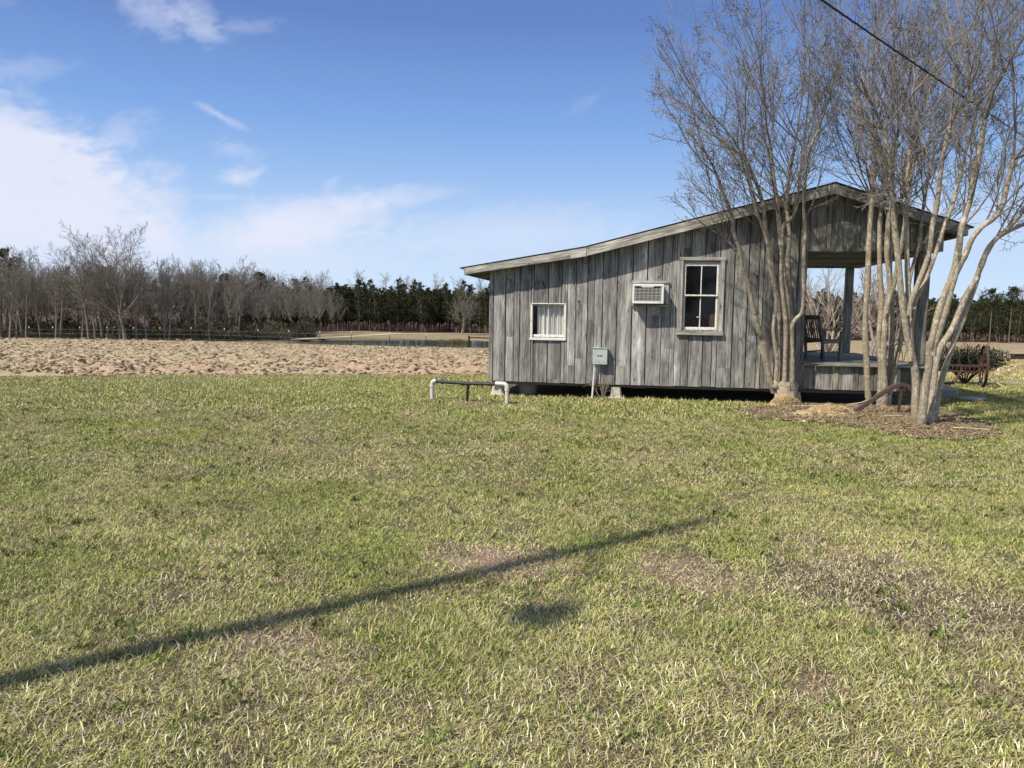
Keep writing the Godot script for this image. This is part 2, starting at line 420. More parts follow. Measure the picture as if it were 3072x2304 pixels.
func make_materials() -> void:
	var tex := wood_texture()
	M.wood = wood(tex)
	M.leafy = StandardMaterial3D.new()
	M.leafy.vertex_color_use_as_albedo = true
	M.leafy.roughness = 0.75
	M.leafy.metallic_specular = 0.25
	M.leafy.backlight_enabled = true
	M.leafy.backlight = Color(0.35, 0.35, 0.35)
	M.leafy.cull_mode = BaseMaterial3D.CULL_DISABLED
	M.needles = M.leafy.duplicate()
	M.needles.backlight = Color(0.15, 0.15, 0.15)
	M.twig = StandardMaterial3D.new()
	M.twig.vertex_color_use_as_albedo = true
	M.twig.roughness = 0.85
	M.twig.metallic_specular = 0.2
	M.paint = peeling_paint()
	M.white = plain(0.74, 0.75, 0.73, 0.45)
	M.pvc = mottled([[0.36, 0.34, 0.3], [0.5, 0.49, 0.46], [0.64, 0.63, 0.61], [0.7, 0.69, 0.68]], 0.02, 3.0, 0.4, 0.0, 31)
	M.black_wrap = mottled([[0.008, 0.008, 0.012], [0.014, 0.014, 0.018], [0.02, 0.02, 0.026], [0.12, 0.12, 0.13]], 0.03, 6.0, 0.32, 6.0, 33)
	M.black = plain(0.012, 0.012, 0.014, 0.5)
	M.grey_box = mottled([[0.36, 0.42, 0.4], [0.42, 0.48, 0.46], [0.45, 0.51, 0.49]], 0.01, 2.0, 0.5, 0.0, 34)
	M.concrete = mottled([[0.3, 0.27, 0.2], [0.46, 0.43, 0.35], [0.55, 0.52, 0.43], [0.62, 0.59, 0.5]], 0.02, 2.2, 0.95, 4.0, 35)
	M.rust = mottled([[0.022, 0.013, 0.011], [0.045, 0.023, 0.019], [0.08, 0.038, 0.03], [0.12, 0.07, 0.055]], 0.02, 3.0, 0.85, 3.0, 36)
	M.old_beam = mottled([[0.045, 0.028, 0.024], [0.085, 0.055, 0.048], [0.14, 0.1, 0.085]], 0.015, 3.0, 0.85, 3.0, 37)
	M.tin = mottled([[0.2, 0.19, 0.18], [0.3, 0.3, 0.29], [0.34, 0.34, 0.34]], 0.015, 1.0, 0.5, 0.0, 38)
	M.tin.metallic = 0.4
	M.dark_plank = plain(0.17, 0.15, 0.125, 0.95)
	M.bark = mottled([[0.12, 0.1, 0.07], [0.15, 0.13, 0.09], [0.17, 0.15, 0.1], [0.42, 0.38, 0.31], [0.33, 0.255, 0.165], [0.22, 0.2, 0.14], [0.5, 0.47, 0.41], [0.6, 0.57, 0.51], [0.6, 0.57, 0.52]], 0.014, 1.3, 0.75, 2.0, 39)
	M.bark.uv1_scale = Vector3(1.6, 0.7, 1.6)
	M.far_bark = mottled([[0.1, 0.085, 0.07], [0.17, 0.15, 0.13], [0.26, 0.24, 0.21]], 0.02, 0.4, 0.9, 0.0, 40)
	M.sawdust = mottled([[0.26, 0.18, 0.1], [0.42, 0.31, 0.17], [0.53, 0.42, 0.24], [0.6, 0.5, 0.31]], 0.05, 3.0, 1.0, 8.0, 41)
	M.mulch = mottled([[0.08, 0.065, 0.045], [0.17, 0.14, 0.09], [0.26, 0.22, 0.145], [0.35, 0.3, 0.2]], 0.04, 1.6, 1.0, 10.0, 42, 5, true)
	M.stone = mottled([[0.2, 0.19, 0.17], [0.3, 0.29, 0.26], [0.36, 0.35, 0.32]], 0.02, 2.0, 0.95, 5.0, 43)
	M.curtain = plain(0.7, 0.7, 0.67, 0.9)
	M.curtain.backlight_enabled = true
	M.curtain.backlight = Color(0.4, 0.4, 0.4)
	M.glass = StandardMaterial3D.new()
	M.glass.transparency = BaseMaterial3D.TRANSPARENCY_ALPHA
	M.glass.albedo_color = Color(0.1, 0.12, 0.12, 0.04)
	M.glass.roughness = 0.04
	M.glass.metallic_specular = 0.27
	M.water = plain(0.055, 0.075, 0.07, 0.08)
	M.water.metallic_specular = 0.6
	var wn := NoiseTexture2D.new()
	wn.width = 512
	wn.height = 512
	wn.seamless = true
	wn.as_normal_map = true
	wn.bump_strength = 0.8
	wn.noise = noise(FastNoiseLite.TYPE_SIMPLEX_SMOOTH, 0.02, 3, 50)
	M.water.normal_enabled = true
	M.water.normal_texture = wn
	M.water.uv1_triplanar = true
	M.water.uv1_world_triplanar = true
	M.water.uv1_scale = Vector3.ONE * 0.12
	M.soil = mottled([[0.5, 0.5, 0.5], [0.8, 0.8, 0.8], [1, 1, 1]], 0.06, 0.6, 1.0, 6.0, 44, 5, true)
	M.soil.vertex_color_use_as_albedo = true
	M.clod = StandardMaterial3D.new()
	M.clod.vertex_color_use_as_albedo = true
	M.clod.roughness = 1.0
	M.clod.metallic_specular = 0.1
	M.cable = plain(0.012, 0.012, 0.013, 0.6)
	M.pole = wood(tex, Color(0.62, 0.52, 0.42))


# ---------- sky ----------
# thin cirrus laid out by azimuth and elevation in degrees: az, el, half width, half height, tilt, strength, wisp
const CLOUDS := [
	[-38.0, 7.2, 14.5, 6.4, 4.0, 1.05, 0.3], [-31.0, 8.8, 6.0, 2.2, 6.0, 0.35, 0.5], [-26.5, 11.2, 3.2, 1.6, 35.0, 0.3, 0.8], [-24.5, 6.0, 2.5, 4.0, -8.0, 0.35, 0.5],
	[-14.8, 6.3, 8.5, 2.4, 10.0, 0.8, 0.4], [-9.0, 8.1, 6.5, 1.1, 9.0, 0.42, 0.6], [-18.0, 4.0, 14.0, 3.0, 0.0, 0.5, 0.3], [-13.2, 9.0, 1.4, 0.45, 35.0, 0.22, 0.6],
	[-19.5, 8.9, 1.7, 0.8, 12.0, 0.62, 0.7], [-18.2, 9.4, 1.0, 0.42, 32.0, 0.3, 0.4], [-20.6, 7.6, 2.6, 0.3, 3.0, 0.25, 0.5], [-19.6, 10.8, 2.0, 0.9, -12.0, 0.24, 1.1], [-20.6, 12.9, 2.3, 0.4, -24.0, 0.4, 0.8],
	[-25.3, 18.9, 3.2, 1.3, -30.0, 0.36, 1.0], [-22.0, 18.6, 2.8, 1.3, -40.0, 0.34, 1.1], [-19.0, 18.4, 3.5, 0.6, 10.0, 0.2, 1.0], [-33.5, 18.6, 4.0, 1.4, 30.0, 0.22, 0.8], [-32.0, 14.2, 4.0, 1.0, 12.0, 0.22, 0.9],
	[5.0, 14.8, 2.2, 0.5, 30.0, 0.1, 1.0], [0.0, 5.8, 12.0, 2.6, 4.0, 0.4, 0.5], [22.0, 5.5, 18.0, 3.0, 3.0, 0.45, 0.4], [-28.0, 6.5, 6.0, 4.5, 0.0, 0.45, 0.4], [-31.0, 4.0, 9.0, 5.0, 0.0, 0.5, 0.2], [-33.0, 10.5, 7.0, 2.5, -14.0, 0.4, 0.5],
]


const AIR := [[-1.0, 0.5, 0.6, 0.72], [2.0, 0.46, 0.58, 0.725], [6.0, 0.36, 0.5, 0.705], [10.0, 0.24, 0.385, 0.645], [13.5, 0.165, 0.3, 0.59], [20.0, 0.1, 0.182, 0.425], [45.0, 0.08, 0.15, 0.37], [90.0, 0.075, 0.135, 0.34]]


func clear_sky(el: float) -> Color:
	for k in AIR.size() - 1:
		if el <= AIR[k + 1][0] or k == AIR.size() - 2:
			var f := clampf((el - AIR[k][0]) / (AIR[k + 1][0] - AIR[k][0]), 0.0, 1.0)
			return Color(lerpf(AIR[k][1], AIR[k + 1][1], f), lerpf(AIR[k][2], AIR[k + 1][2], f), lerpf(AIR[k][3], AIR[k + 1][3], f))
	return Color.BLACK


func sky_picture() -> ImageTexture:
	var white := Color(0.59, 0.615, 0.72)
	var wisp := noise(FastNoiseLite.TYPE_SIMPLEX_SMOOTH, 0.16, 5, 70)
	var slow := noise(FastNoiseLite.TYPE_SIMPLEX_SMOOTH, 0.03, 4, 71)
	var hair := noise(FastNoiseLite.TYPE_SIMPLEX_SMOOTH, 0.5, 4, 72)
	# the whole dome: unseen cirrus added round the view to brighten and whiten shadows
	var w := 1024
	var h := 512
	var im := Image.create(w, h, false, Image.FORMAT_RGBF)
	im.fill(Color(0.3, 0.31, 0.3))
	for y in 266:
		var el := 90.0 - (y + 0.5) / h * 180.0
		var base := clear_sky(el)
		for x in w:
			var az := fposmod((x + 0.5) / w * 360.0 + 180.0, 360.0) - 180.0
			var ring := absf(az)
			var n3 := slow.get_noise_2d(ring * 1.2 + 300.0, el * 3.5) + 0.4 * wisp.get_noise_2d(ring * 1.5, el * 4.0)
			var dens := maxf(smoothstep(50.0, 62.0, ring), smoothstep(26.0, 40.0, el)) * 0.85 * smoothstep(-0.35, 0.45, n3)
			im.set_pixel(x, y, base.lerp(white, clampf(dens, 0.0, 0.93)))
	im.resize(4096, 2048, Image.INTERPOLATE_CUBIC)
	# the stretch with the cloud that can be told apart, finer
	w = 4096
	h = 2048
	for y in range(int((90.0 - 29.0) / 180.0 * h), int((90.0 + 0.5) / 180.0 * h)):
		var el := 90.0 - (y + 0.5) / h * 180.0
		var base := clear_sky(el)
		var row := []
		for c in CLOUDS:
			if absf(el - c[1]) < maxf(c[2], c[3]) * 1.6:
				row.append(c)
		for x in range(-660, 660):
			var az := (x + 0.5) / w * 360.0
			var dens := 0.0
			var nz := wisp.get_noise_2d(az * 2.2 + el * 1.3, el * 5.0 - az * 1.1)
			var n2 := slow.get_noise_2d(az * 3.0, el * 6.0)
			var n4 := hair.get_noise_2d(az * 1.6 + el * 2.2, el * 4.2 - az * 1.9)
			for c in row:
				var a := deg_to_rad(c[4])
				var dx: float = az - c[0]
				var dy: float = el - c[1]
				if absf(dx) > c[2] * 1.6 + c[3]:
					continue
				var q := Vector2((dx * cos(a) + dy * sin(a)) / c[2], (dy * cos(a) - dx * sin(a)) / c[3]).length()
				q += (0.6 * nz + 0.35 * n2 + 0.28 * n4) * c[6]
				if q < 1.05:
					dens += c[5] * smoothstep(1.05, 0.1, q) * (1.0 + (0.55 * nz + 0.45 * n4) * c[6])
			dens *= smoothstep(58.0, 50.0, absf(az)) * smoothstep(29.0, 24.0, el)
			var k := posmod(x, w)
			var under := base if absf(az) < 46.0 and el < 24.0 else im.get_pixel(k, y)
			im.set_pixel(k, y, under.lerp(white, clampf(dens, 0.0, 0.94)))
	return ImageTexture.create_from_image(im)


# ---------- ground ----------
const FALL := [[21.0, 0.0], [66.0, -1.5], [90.0, -2.6], [130.0, -4.75], [180.0, -4.75], [222.0, -4.45], [300.0, -3.8], [900.0, 2.0]]


func slope(d: float) -> float:
	if d <= FALL[0][0]:
		return 0.0
	for k in FALL.size() - 1:
		if d <= FALL[k + 1][0]:
			return lerpf(FALL[k][1], FALL[k + 1][1], (d - FALL[k][0]) / (FALL[k + 1][0] - FALL[k][0]))
	return FALL[-1][1]


func pond_depth(x: float, z: float) -> float:
	# below 1 inside the pond
	var p := Vector2((x + 10.0) / 34.0, (z + 152.0 - 0.18 * (x + 10.0)) / 20.0)
	return p.length() + 0.12 * hill.get_noise_2d(x * 6.0, z * 6.0)


func land(x: float, z: float) -> float:
	var d := -z
	var y := (slope(d - 4.0) + slope(d) + slope(d + 4.0)) / 3.0 if d > 16.0 else 0.0
	y += 0.3 * smoothstep(30.0, 75.0, d) * smoothstep(-8.0, -45.0, x)
	y += smoothstep(26.0, 80.0, d) * hill.get_noise_2d(x, z) * 0.22
	y += smoothstep(40.0, 90.0, d) * smoothstep(10.0, 40.0, x) * -0.35
	y += 0.012 * hill.get_noise_2d(x * 12.0, z * 12.0)
	var q := pond_depth(x, z)
	if q < 1.15 and d > 120.0:
		y = lerpf(y, -5.6, smoothstep(1.15, 0.8, q))
	return y


func field_near(x: float) -> float:
	return -21.6 - 0.2 * x if x > -0.7 else -21.35 + 0.165 * (-0.7 - x) * (1.0 + 0.05 * (-0.7 - x)) if x > -12.0 else -18.6 + 0.25 * (-12.0 - x)


func field_far(x: float) -> float:
	return -66.6 + 0.11 * (x + 2.0)


func in_field(x: float, z: float) -> bool:
	return x < 16.0 and z < field_near(x) + 0.25 * patchy.get_noise_2d(x * 4.0, 3.0) and z > field_far(x)


func in_mulch(x: float, z: float) -> bool:
	return x > 3.5 and x < 8.5 and z < -10.0 and z > -15.5 and Geometry2D.is_point_in_polygon(Vector2(x, z) + Vector2(fine.get_noise_2d(x * 3, z * 3), fine.get_noise_2d(x * 3 + 50, z * 3)) * 0.22, mulch_poly)


func house_local(x: float, z: float) -> Vector2:
	var p := Vector2(x - HOUSE_AT.x, z - HOUSE_AT.z).rotated(deg_to_rad(HOUSE_TURN))
	return p


# x, z, radius, how bare (0..1), dead-grass share
const BARE := [[-0.2, -5.2, 0.36, 1.0, 0.0], [0.15, -5.0, 0.3, 0.7, 0.0], [-1.22, -3.78, 0.26, 0.95, 0.0], [-0.82, -3.5, 0.24, 0.8, 0.0], [1.15, -4.95, 0.38, 0.9, 0.0], [1.35, -4.8, 0.25, 0.8, 0.0], [2.0, -4.75, 0.45, 0.45, 1.0], [2.35, -4.5, 0.6, 0.6, 1.0], [2.75, -4.3, 0.45, 0.55, 1.0], [2.5, -5.1, 0.42, 0.85, 0.0], [1.43, -3.38, 0.16, 0.7, 0.0], [2.2, -5.5, 0.4, 0.5, 0.0], [-1.9, -4.4, 0.3, 0.4, 0.6], [-3.0, -10.3, 1.3, 0.25, 0.1], [0.6, -10.6, 2.2, 0.2, 0.0], [-1.3, -10.0, 1.2, 0.3, 0.1], [-1.75, -14.75, 0.35, 0.8, 0.0], [-0.6, -14.3, 0.6, 0.6, 0.0], [0.15, -14.2, 0.3, 0.6, 0.0]]


func bareness(x: float, z: float) -> Vector2:
	var b := 0.0
	var dead := 0.0
	for q in BARE:
		var d: float = Vector2((x - q[0]), (z - q[1]) * 0.85).length() / q[2]
		if d < 1.6:
			var k: float = smoothstep(1.25, 0.35, d + 0.6 * fine.get_noise_2d(x * 2.5, z * 2.5))
			b = maxf(b, k * q[3])
			dead = maxf(dead, k * q[4])
	return Vector2(b, dead)


func greenness(x: float, z: float) -> float:
	var d := -z
	var g := 0.44 + 0.6 * patchy.get_noise_2d(x * 1.6, z * 1.6) + 0.35 * fine.get_noise_2d(x * 0.5, z * 0.5)
	var p := house_local(x, z)
	# the mown green strip along the house and the damp strip before the field
	g += 0.42 * smoothstep(4.2, 1.6, p.y) * smoothstep(-9.0, -4.0, p.x)
	g += 0.3 * smoothstep(2.2, 0.5, absf(d - 15.6)) * smoothstep(-2.0, -3.5, x)
	g += 0.25 * smoothstep(7.0, 8.5, x) * smoothstep(12.0, 14.0, d)
	g -= 0.35 * smoothstep(1.6, 0.2, z - field_near(x)) * (1.0 if x < 2.0 else 0.0)
	g -= 0.12 * smoothstep(7.0, 3.0, d)
	return clampf(g, 0.0, 1.0)


func ground_colour(x: float, z: float) -> Color:
	var d := -z
	var n := patchy.get_noise_2d(x * 0.7, z * 0.7)
	var n2 := fine.get_noise_2d(x, z)
	if d < 24.0 or (x < -0.5 and z > field_near(x)):
		var g := greenness(x, z)
		var b := bareness(x, z)
		var c := Color(0.16, 0.135, 0.075).lerp(Color(0.11, 0.125, 0.05), g)
		c = c.lerp(Color(0.34, 0.24, 0.17), b.x * (1.0 - b.y))
		c = c.lerp(Color(0.07, 0.06, 0.05), b.y * 0.9)
		if x > 8.0:
			# a pale sandy track crosses behind the porch
			var q := absf(d - 21.3 - 0.05 * (x - 12.0) + 0.5 * n)
			c = c.lerp(Color(0.5, 0.41, 0.28), smoothstep(1.2, 0.5, q) * smoothstep(8.0, 9.0, x) * 0.9)
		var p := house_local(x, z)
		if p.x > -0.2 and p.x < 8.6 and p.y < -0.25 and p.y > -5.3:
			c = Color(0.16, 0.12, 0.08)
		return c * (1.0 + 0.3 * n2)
	var tan_grass := Color(0.44, 0.345, 0.205) * (1.0 + 0.2 * n + 0.16 * n2)
	var dull := Color(0.25, 0.225, 0.115)
	if x > 6.0 and d < 222.0:
		var lane := smoothstep(28.5, 26.0, d) * (0.6 + 0.4 * n2)
		return tan_grass.lerp(Color(0.2, 0.2, 0.08), lane * 0.5)
	if d > 224.0 + 6.0 * sin(x * 0.07) * (1.0 if x < 0.0 else 0.0):
		return Color(0.11, 0.06, 0.04) * (1.0 + 0.3 * n2)
	if d > 130.0 and x < -48.0 and d > 133.0 + 0.9 * maxf(0.0, x + 66.0):
		return Color(0.11, 0.09, 0.055) * (1.0 + 0.3 * n2)
	if d > 66.0:
		var k := smoothstep(1.55, 1.1, pond_depth(x, z))
		tan_grass = tan_grass.lerp(dull, clampf(0.45 + 0.8 * n, 0.0, 1.0) * 0.7)
		return tan_grass.lerp(Color(0.13, 0.13, 0.06), k * 0.75)
	return tan_grass.lerp(dull, 0.4)


func lines(parts: Array) -> PackedFloat32Array:
	# from, to, step pairs run together
	var a := PackedFloat32Array()
	for p in parts:
		var x: float = p[0]
		while x < p[1] - 1e-4:
			a.append(x)
			x += p[2]
	a.append(parts[-1][1])
	return a


func sheet(xs: PackedFloat32Array, zs: PackedFloat32Array, high: Callable, tint: Callable, keep = null) -> Shape:
	var s := Shape.new()
	var w := xs.size()
	var h := PackedFloat32Array()
	for z in zs:
		for x in xs:
			h.append(high.call(x, z))
	for j in zs.size():
		for i in w:
			var i0 := maxi(i - 1, 0)
			var i1 := mini(i + 1, w - 1)
			var j0 := maxi(j - 1, 0)
			var j1 := mini(j + 1, zs.size() - 1)
			s.v.append(Vector3(xs[i], h[j * w + i], zs[j]))
			s.n.append(Vector3(-(h[j * w + i1] - h[j * w + i0]) / (xs[i1] - xs[i0]), 1.0, -(h[j1 * w + i] - h[j0 * w + i]) / (zs[j1] - zs[j0])).normalized())
			s.t.append(Vector2(xs[i], zs[j]))
			s.c.append(tint.call(xs[i], zs[j]))
	for j in zs.size() - 1:
		for i in w - 1:
			if keep != null and not keep.call((xs[i] + xs[i + 1]) * 0.5, (zs[j] + zs[j + 1]) * 0.5):
				continue
			var o := j * w + i
			s.i.append_array([o, o + 1, o + w, o + 1, o + w + 1, o + w])
	return s


func clod_height(x: float, z: float) -> float:
	var e := minf(smoothstep(0.0, 0.7, field_near(x) - z), smoothstep(0.0, 1.0, z - field_far(x)))
	var a := fine.get_noise_2d(x * 2.1, z * 2.1)
	var b := fine.get_noise_2d(x * 5.5 + 90.0, z * 5.5)
	var c := patchy.get_noise_2d(x * 5.0, z * 5.0)
	return land(x, z) + 0.012 + e * maxf(0.0, 0.09 + 0.12 * absf(a) + 0.09 * b + 0.16 * c)


func field_colour(x: float, z: float) -> Color:
	var n := patchy.get_noise_2d(x * 0.8, z * 0.8)
	var n2 := fine.get_noise_2d(x * 3.0, z * 3.0)
	var c := Color(0.29, 0.235, 0.155).lerp(Color(0.43, 0.36, 0.245), clampf(0.5 + n2, 0.0, 1.0))
	var red := smoothstep(0.12, 0.42, n + 0.45 * smoothstep(4.5, 0.0, Vector2((x + 3.0) / 2.2, (z + 26.5) / 2.2).length()))
	return c.lerp(Color(0.39, 0.27, 0.195), red * 0.4)


func build_ground() -> void:
	var xs := lines([[-620.0, -120.0, 25.0], [-120.0, -30.0, 3.0], [-30.0, -14.0, 0.8], [-14.0, 14.0, 0.22], [14.0, 34.0, 0.8], [34.0, 130.0, 3.0], [130.0, 620.0, 25.0]])
	var zs := lines([[-880.0, -330.0, 25.0], [-330.0, -90.0, 3.0], [-90.0, -26.0, 1.0], [-26.0, -1.5, 0.22], [-1.5, 6.0, 1.0], [6.0, 60.0, 9.0]])
	structure("ground", sheet(xs, zs, land, ground_colour), M.soil)
	xs = lines([[-64.0, -26.0, 0.3], [-26.0, 2.0, 0.13], [2.0, 14.0, 0.5]])
	zs = lines([[-74.0, -50.0, 0.4], [-50.0, -34.0, 0.24], [-34.0, -10.0, 0.13]])
	structure("ploughed_field", sheet(xs, zs, clod_height, field_colour, in_field), M.clod)
	# gravel road that climbs past the pond
	var road := Shape.new()
	var pts := [Vector2(-120, -142), Vector2(-80, -143), Vector2(-62, -145), Vector2(-53, -149), Vector2(-46, -160), Vector2(-41, -175), Vector2(-37, -192), Vector2(-33, -208), Vector2(-27, -217), Vector2(-8, -221), Vector2(30, -222)]
	for k in pts.size():
		var a: Vector2 = pts[maxi(k - 1, 0)]
		var b: Vector2 = pts[mini(k + 1, pts.size() - 1)]
		var side := (b - a).orthogonal().normalized() * 1.7
		for s in [-1.0, -0.4, 0.4, 1.0]:
			var p: Vector2 = pts[k] + side * s
			road.v.append(Vector3(p.x, land(p.x, p.y) + 0.07, p.y))
			road.n.append(Vector3.UP)
			road.t.append(p)
			road.c.append(Color(0.52, 0.45, 0.34) if absf(s) < 0.9 else Color(0.4, 0.34, 0.22))
	for k in pts.size() - 1:
		for q in 3:
			var o := k * 4 + q
			road.i.append_array([o, o + 1, o + 4, o + 1, o + 5, o + 4])
	structure("gravel_road", road, M.clod)
	var pond := Shape.new()
	for k in 49:
		var r := TAU * k / 48.0
		pond.v.append(Vector3(-10.0 + 36.0 * cos(r), -4.72, -152.0 + 0.18 * 36.0 * cos(r) + 22.0 * sin(r)))
		pond.n.append(Vector3.UP)
		pond.t.append(Vector2(cos(r), sin(r)))
		pond.c.append(Color.WHITE)
	pond.v.append(Vector3(-10, -4.72, -152))
	pond.n.append(Vector3.UP)
	pond.t.append(Vector2.ZERO)
	pond.c.append(Color.WHITE)
	for k in 48:
		pond.i.append_array([49, k, k + 1])
	structure("pond_water", pond, M.water)


# ---------- grass ----------
func tuft(seed_at: int, blades: int, spread: float, tall: Vector2, wide: float, lean: float, kinds: Array) -> ArrayMesh:
	var r := RandomNumberGenerator.new()
	r.seed = seed_at
	var s := Shape.new()
	for k in blades:
		var a := r.randf() * TAU
		var q := sqrt(r.randf()) * spread
		var p := Vector3(cos(a) * q, 0.0, sin(a) * q)
		var turn := r.randf() * TAU
		var out := Vector3(cos(turn), 0, sin(turn))
		var l := lerpf(tall.x, tall.y * 1.15, pow(r.randf(), 1.7))
		var curl := r.randf_range(0.3, 1.0)
		var bend := clampf(r.randfn(lean, 0.3), 0.1, 1.45)
		var d1 := (Vector3.UP * cos(bend * (1.0 - 0.35 * curl)) + out * sin(bend * (1.0 - 0.35 * curl)))
		var d2 := (Vector3.UP * cos(bend * (1.0 + 0.4 * curl)) + out * sin(bend * (1.0 + 0.4 * curl)))
		var side := Vector3(-out.z, 0, out.x).rotated(Vector3.UP, r.randfn(0.0, 0.5)) * wide * r.randf_range(0.6, 1.3) * 0.5
		var m := p + d1 * l * 0.5
		var e := m + d2 * l * 0.5
		e.y = maxf(e.y, 0.006)
		var kind: Color = kinds[r.randi() % kinds.size()]
		var c := kind * r.randf_range(0.75, 1.25)
		var nn := side.cross(d1).normalized()
		var turned := nn.y < 0.0
		if turned:
			nn = -nn
		var o := s.v.size()
		s.v.append_array([p - side, p + side, m + side * 0.85, m - side * 0.85, e])
		for j in 5:
			s.n.append(nn)
			s.t.append(Vector2.ZERO)
			s.c.append(c)
		s.i.append_array([o, o + 1, o + 2, o, o + 2, o + 3, o + 3, o + 2, o + 4] if turned else [o, o + 2, o + 1, o, o + 3, o + 2, o + 3, o + 4, o + 2])
	return s.mesh()


const STRAW := Color(0.5, 0.445, 0.235)
const PALE := Color(0.6, 0.56, 0.38)
const OLIVE := Color(0.33, 0.325, 0.12)
const GREEN := Color(0.19, 0.265, 0.065)
const LIME := Color(0.33, 0.39, 0.1)


func build_grass() -> void:
	var kinds := [
		["dry_grass", "dry straw coloured grass blades across the lawn", [STRAW, STRAW, PALE, PALE, OLIVE, OLIVE, LIME, Color(0.3, 0.25, 0.14)]],
		["mixed_grass", "half green half straw grass across the lawn", [STRAW, PALE, OLIVE, OLIVE, LIME, STRAW, GREEN]],
		["green_grass", "fresh green grass blades in patches and along the house", [OLIVE, GREEN, GREEN, LIME, LIME, STRAW]],
		["dead_grass", "grey brown dead grass blades on worn patches", [Color(0.24, 0.2, 0.13), Color(0.34, 0.29, 0.19), Color(0.12, 0.1, 0.07), STRAW]],
	]
	var bands := [
		[1.6, 4.2, 520.0, 36, 0.09, Vector2(0.016, 0.06), 0.0049, 1.15],
		[4.2, 7.5, 370.0, 36, 0.1, Vector2(0.016, 0.055), 0.0056, 1.15],
		[7.5, 12.5, 190.0, 36, 0.13, Vector2(0.018, 0.055), 0.008, 1.1],
		[12.5, 24.0, 100.0, 36, 0.18, Vector2(0.022, 0.065), 0.012, 1.0],
	]
	var r := RandomNumberGenerator.new()
	r.seed = 5
	for b in bands.size():
		var q: Array = bands[b]
		var where := [[], [], [], []]
		var tints := [PackedColorArray(), PackedColorArray(), PackedColorArray(), PackedColorArray()]
		var wide: float = 0.8 * q[1] + 1.0
		var count := int((q[1] - q[0]) * 2.0 * wide * q[2])
		for k in count:
			var z := -r.randf_range(q[0], q[1])
			var x := r.randf_range(-wide, wide)
			var pick := r.randf()
			var jitter := r.randf()
			if absf(x) > -z * 0.8 + 1.0 or in_field(x, z + 0.1 + 1.1 * jitter * jitter) or in_mulch(x, z):
				continue
			var p := house_local(x, z)
			if p.x > -0.15 and p.x < 8.5 and p.y < -0.1 - 0.25 * jitter and p.y > -5.3:
				continue
			if x > 8.5 and -z > 20.2 + 0.05 * (x - 12.0) and -z < 22.3 and pick < 0.85:
				continue
			var bare := bareness(x, z)
			if pick < bare.x * 0.85:
				continue
			var g := greenness(x, z) + (jitter - 0.5) * 0.4
			var kind := 0 if g < 0.3 else (1 if g < 0.62 else 2)
			if r.randf() < bare.y * 0.9 or (bare.x > 0.4 and r.randf() < 0.5):
				kind = 3
			if fine.get_noise_2d(x * 1.3 + 40.0, z * 1.3) > 0.42 and r.randf() < 0.6:
				kind = 3
			var edge := smoothstep(1.6, 0.3, p.y) * smoothstep(-0.5, 0.5, p.x) if p.y > 0.0 else 0.0
			var sc := r.randf_range(0.75, 1.2) * (1.0 + 0.35 * edge)
			where[kind].append(Transform3D(Basis(Vector3.UP, r.randf() * TAU).scaled(Vector3(sc, sc * r.randf_range(0.7, 1.2), sc)), Vector3(x, land(x, z) - 0.004, z)))
			var t := r.randf_range(0.82, 1.15) * (1.0 + 0.18 * patchy.get_noise_2d(x * 3.0, z * 3.0))
			tints[kind].append(Color(t, t, t * r.randf_range(0.9, 1.05)))
		for k in 4:
			for half in 2:
				var n: int = where[k].size() / 2
				if n > 2:
					scatter(kinds[k][0], kinds[k][1], "grass", tuft(100 + b * 10 + k + half * 50, q[3], q[4], q[5], q[6], q[7] - 0.15 * half, kinds[k][2]), M.leafy, where[k].slice(half * n, half * n + n), tints[k].slice(half * n, half * n + n))
	# weeds and rosettes dotted through the turf
	var ww := []
	var wt := PackedColorArray()
	while ww.size() < 2600:
		var z := -1.8 - 12.5 * sqrt(r.randf())
		var x := r.randf_range(-0.8, 0.8) * (-z + 1.0)
		if in_mulch(x, z) or house_local(x, z).y < 0.1 or fine.get_noise_2d(x * 0.8 + 7.0, z * 0.8) < 0.05:
			continue
		var sc := r.randf_range(0.6, 1.5)
		ww.append(Transform3D(Basis(Vector3.UP, r.randf() * TAU).scaled(Vector3.ONE * sc), Vector3(x, land(x, z), z)))
		var q := r.randf_range(0.7, 1.2)
		wt.append(Color(q, q, q))
	scatter("lawn_weeds", "small leafy green weeds dotted through the turf", "weeds", tuft(350, 16, 0.045, Vector2(0.025, 0.075), 0.008, 1.0, [GREEN, Color(0.17, 0.21, 0.07), OLIVE]), M.leafy, ww, wt)
	# coarse dry tussocks on the pasture behind the porch and around the pond
	var w2 := []
	var t2 := PackedColorArray()
	for k in 15000:
		var z := -r.randf_range(22.5, 66.0)
		var x := r.randf_range(8.0, 0.85 * -z + 3.0)
		w2.append(Transform3D(Basis(Vector3.UP, r.randf() * TAU).scaled(Vector3.ONE * r.randf_range(0.6, 1.3)), Vector3(x, land(x, z), z)))
		var t := r.randf_range(0.8, 1.2)
		t2.append(Color(t, t, t))
	for k in 9000:
		var z := -r.randf_range(67.5, 128.0)
		var x := r.randf_range(-0.75, 0.05) * -z
		var sc := r.randf_range(1.2, 2.6)
		w2.append(Transform3D(Basis(Vector3.UP, r.randf() * TAU).scaled(Vector3(sc, sc * 1.2, sc)), Vector3(x, land(x, z), z)))
		var t := r.randf_range(0.5, 1.0)
		t2.append(Color(t, t * 1.0, t * 0.85))
	scatter("pasture_grass", "short dry tan pasture grass beyond the lawn", "grass", tuft(300, 30, 0.22, Vector2(0.04, 0.13), 0.02, 0.7, [STRAW, STRAW, Color(0.44, 0.35, 0.2), OLIVE]), M.leafy, w2, t2)
	# straw litter and crumbs on the worn spots
	var wl := []
	var tl := PackedColorArray()
	var wc := []
	var tc := PackedColorArray()
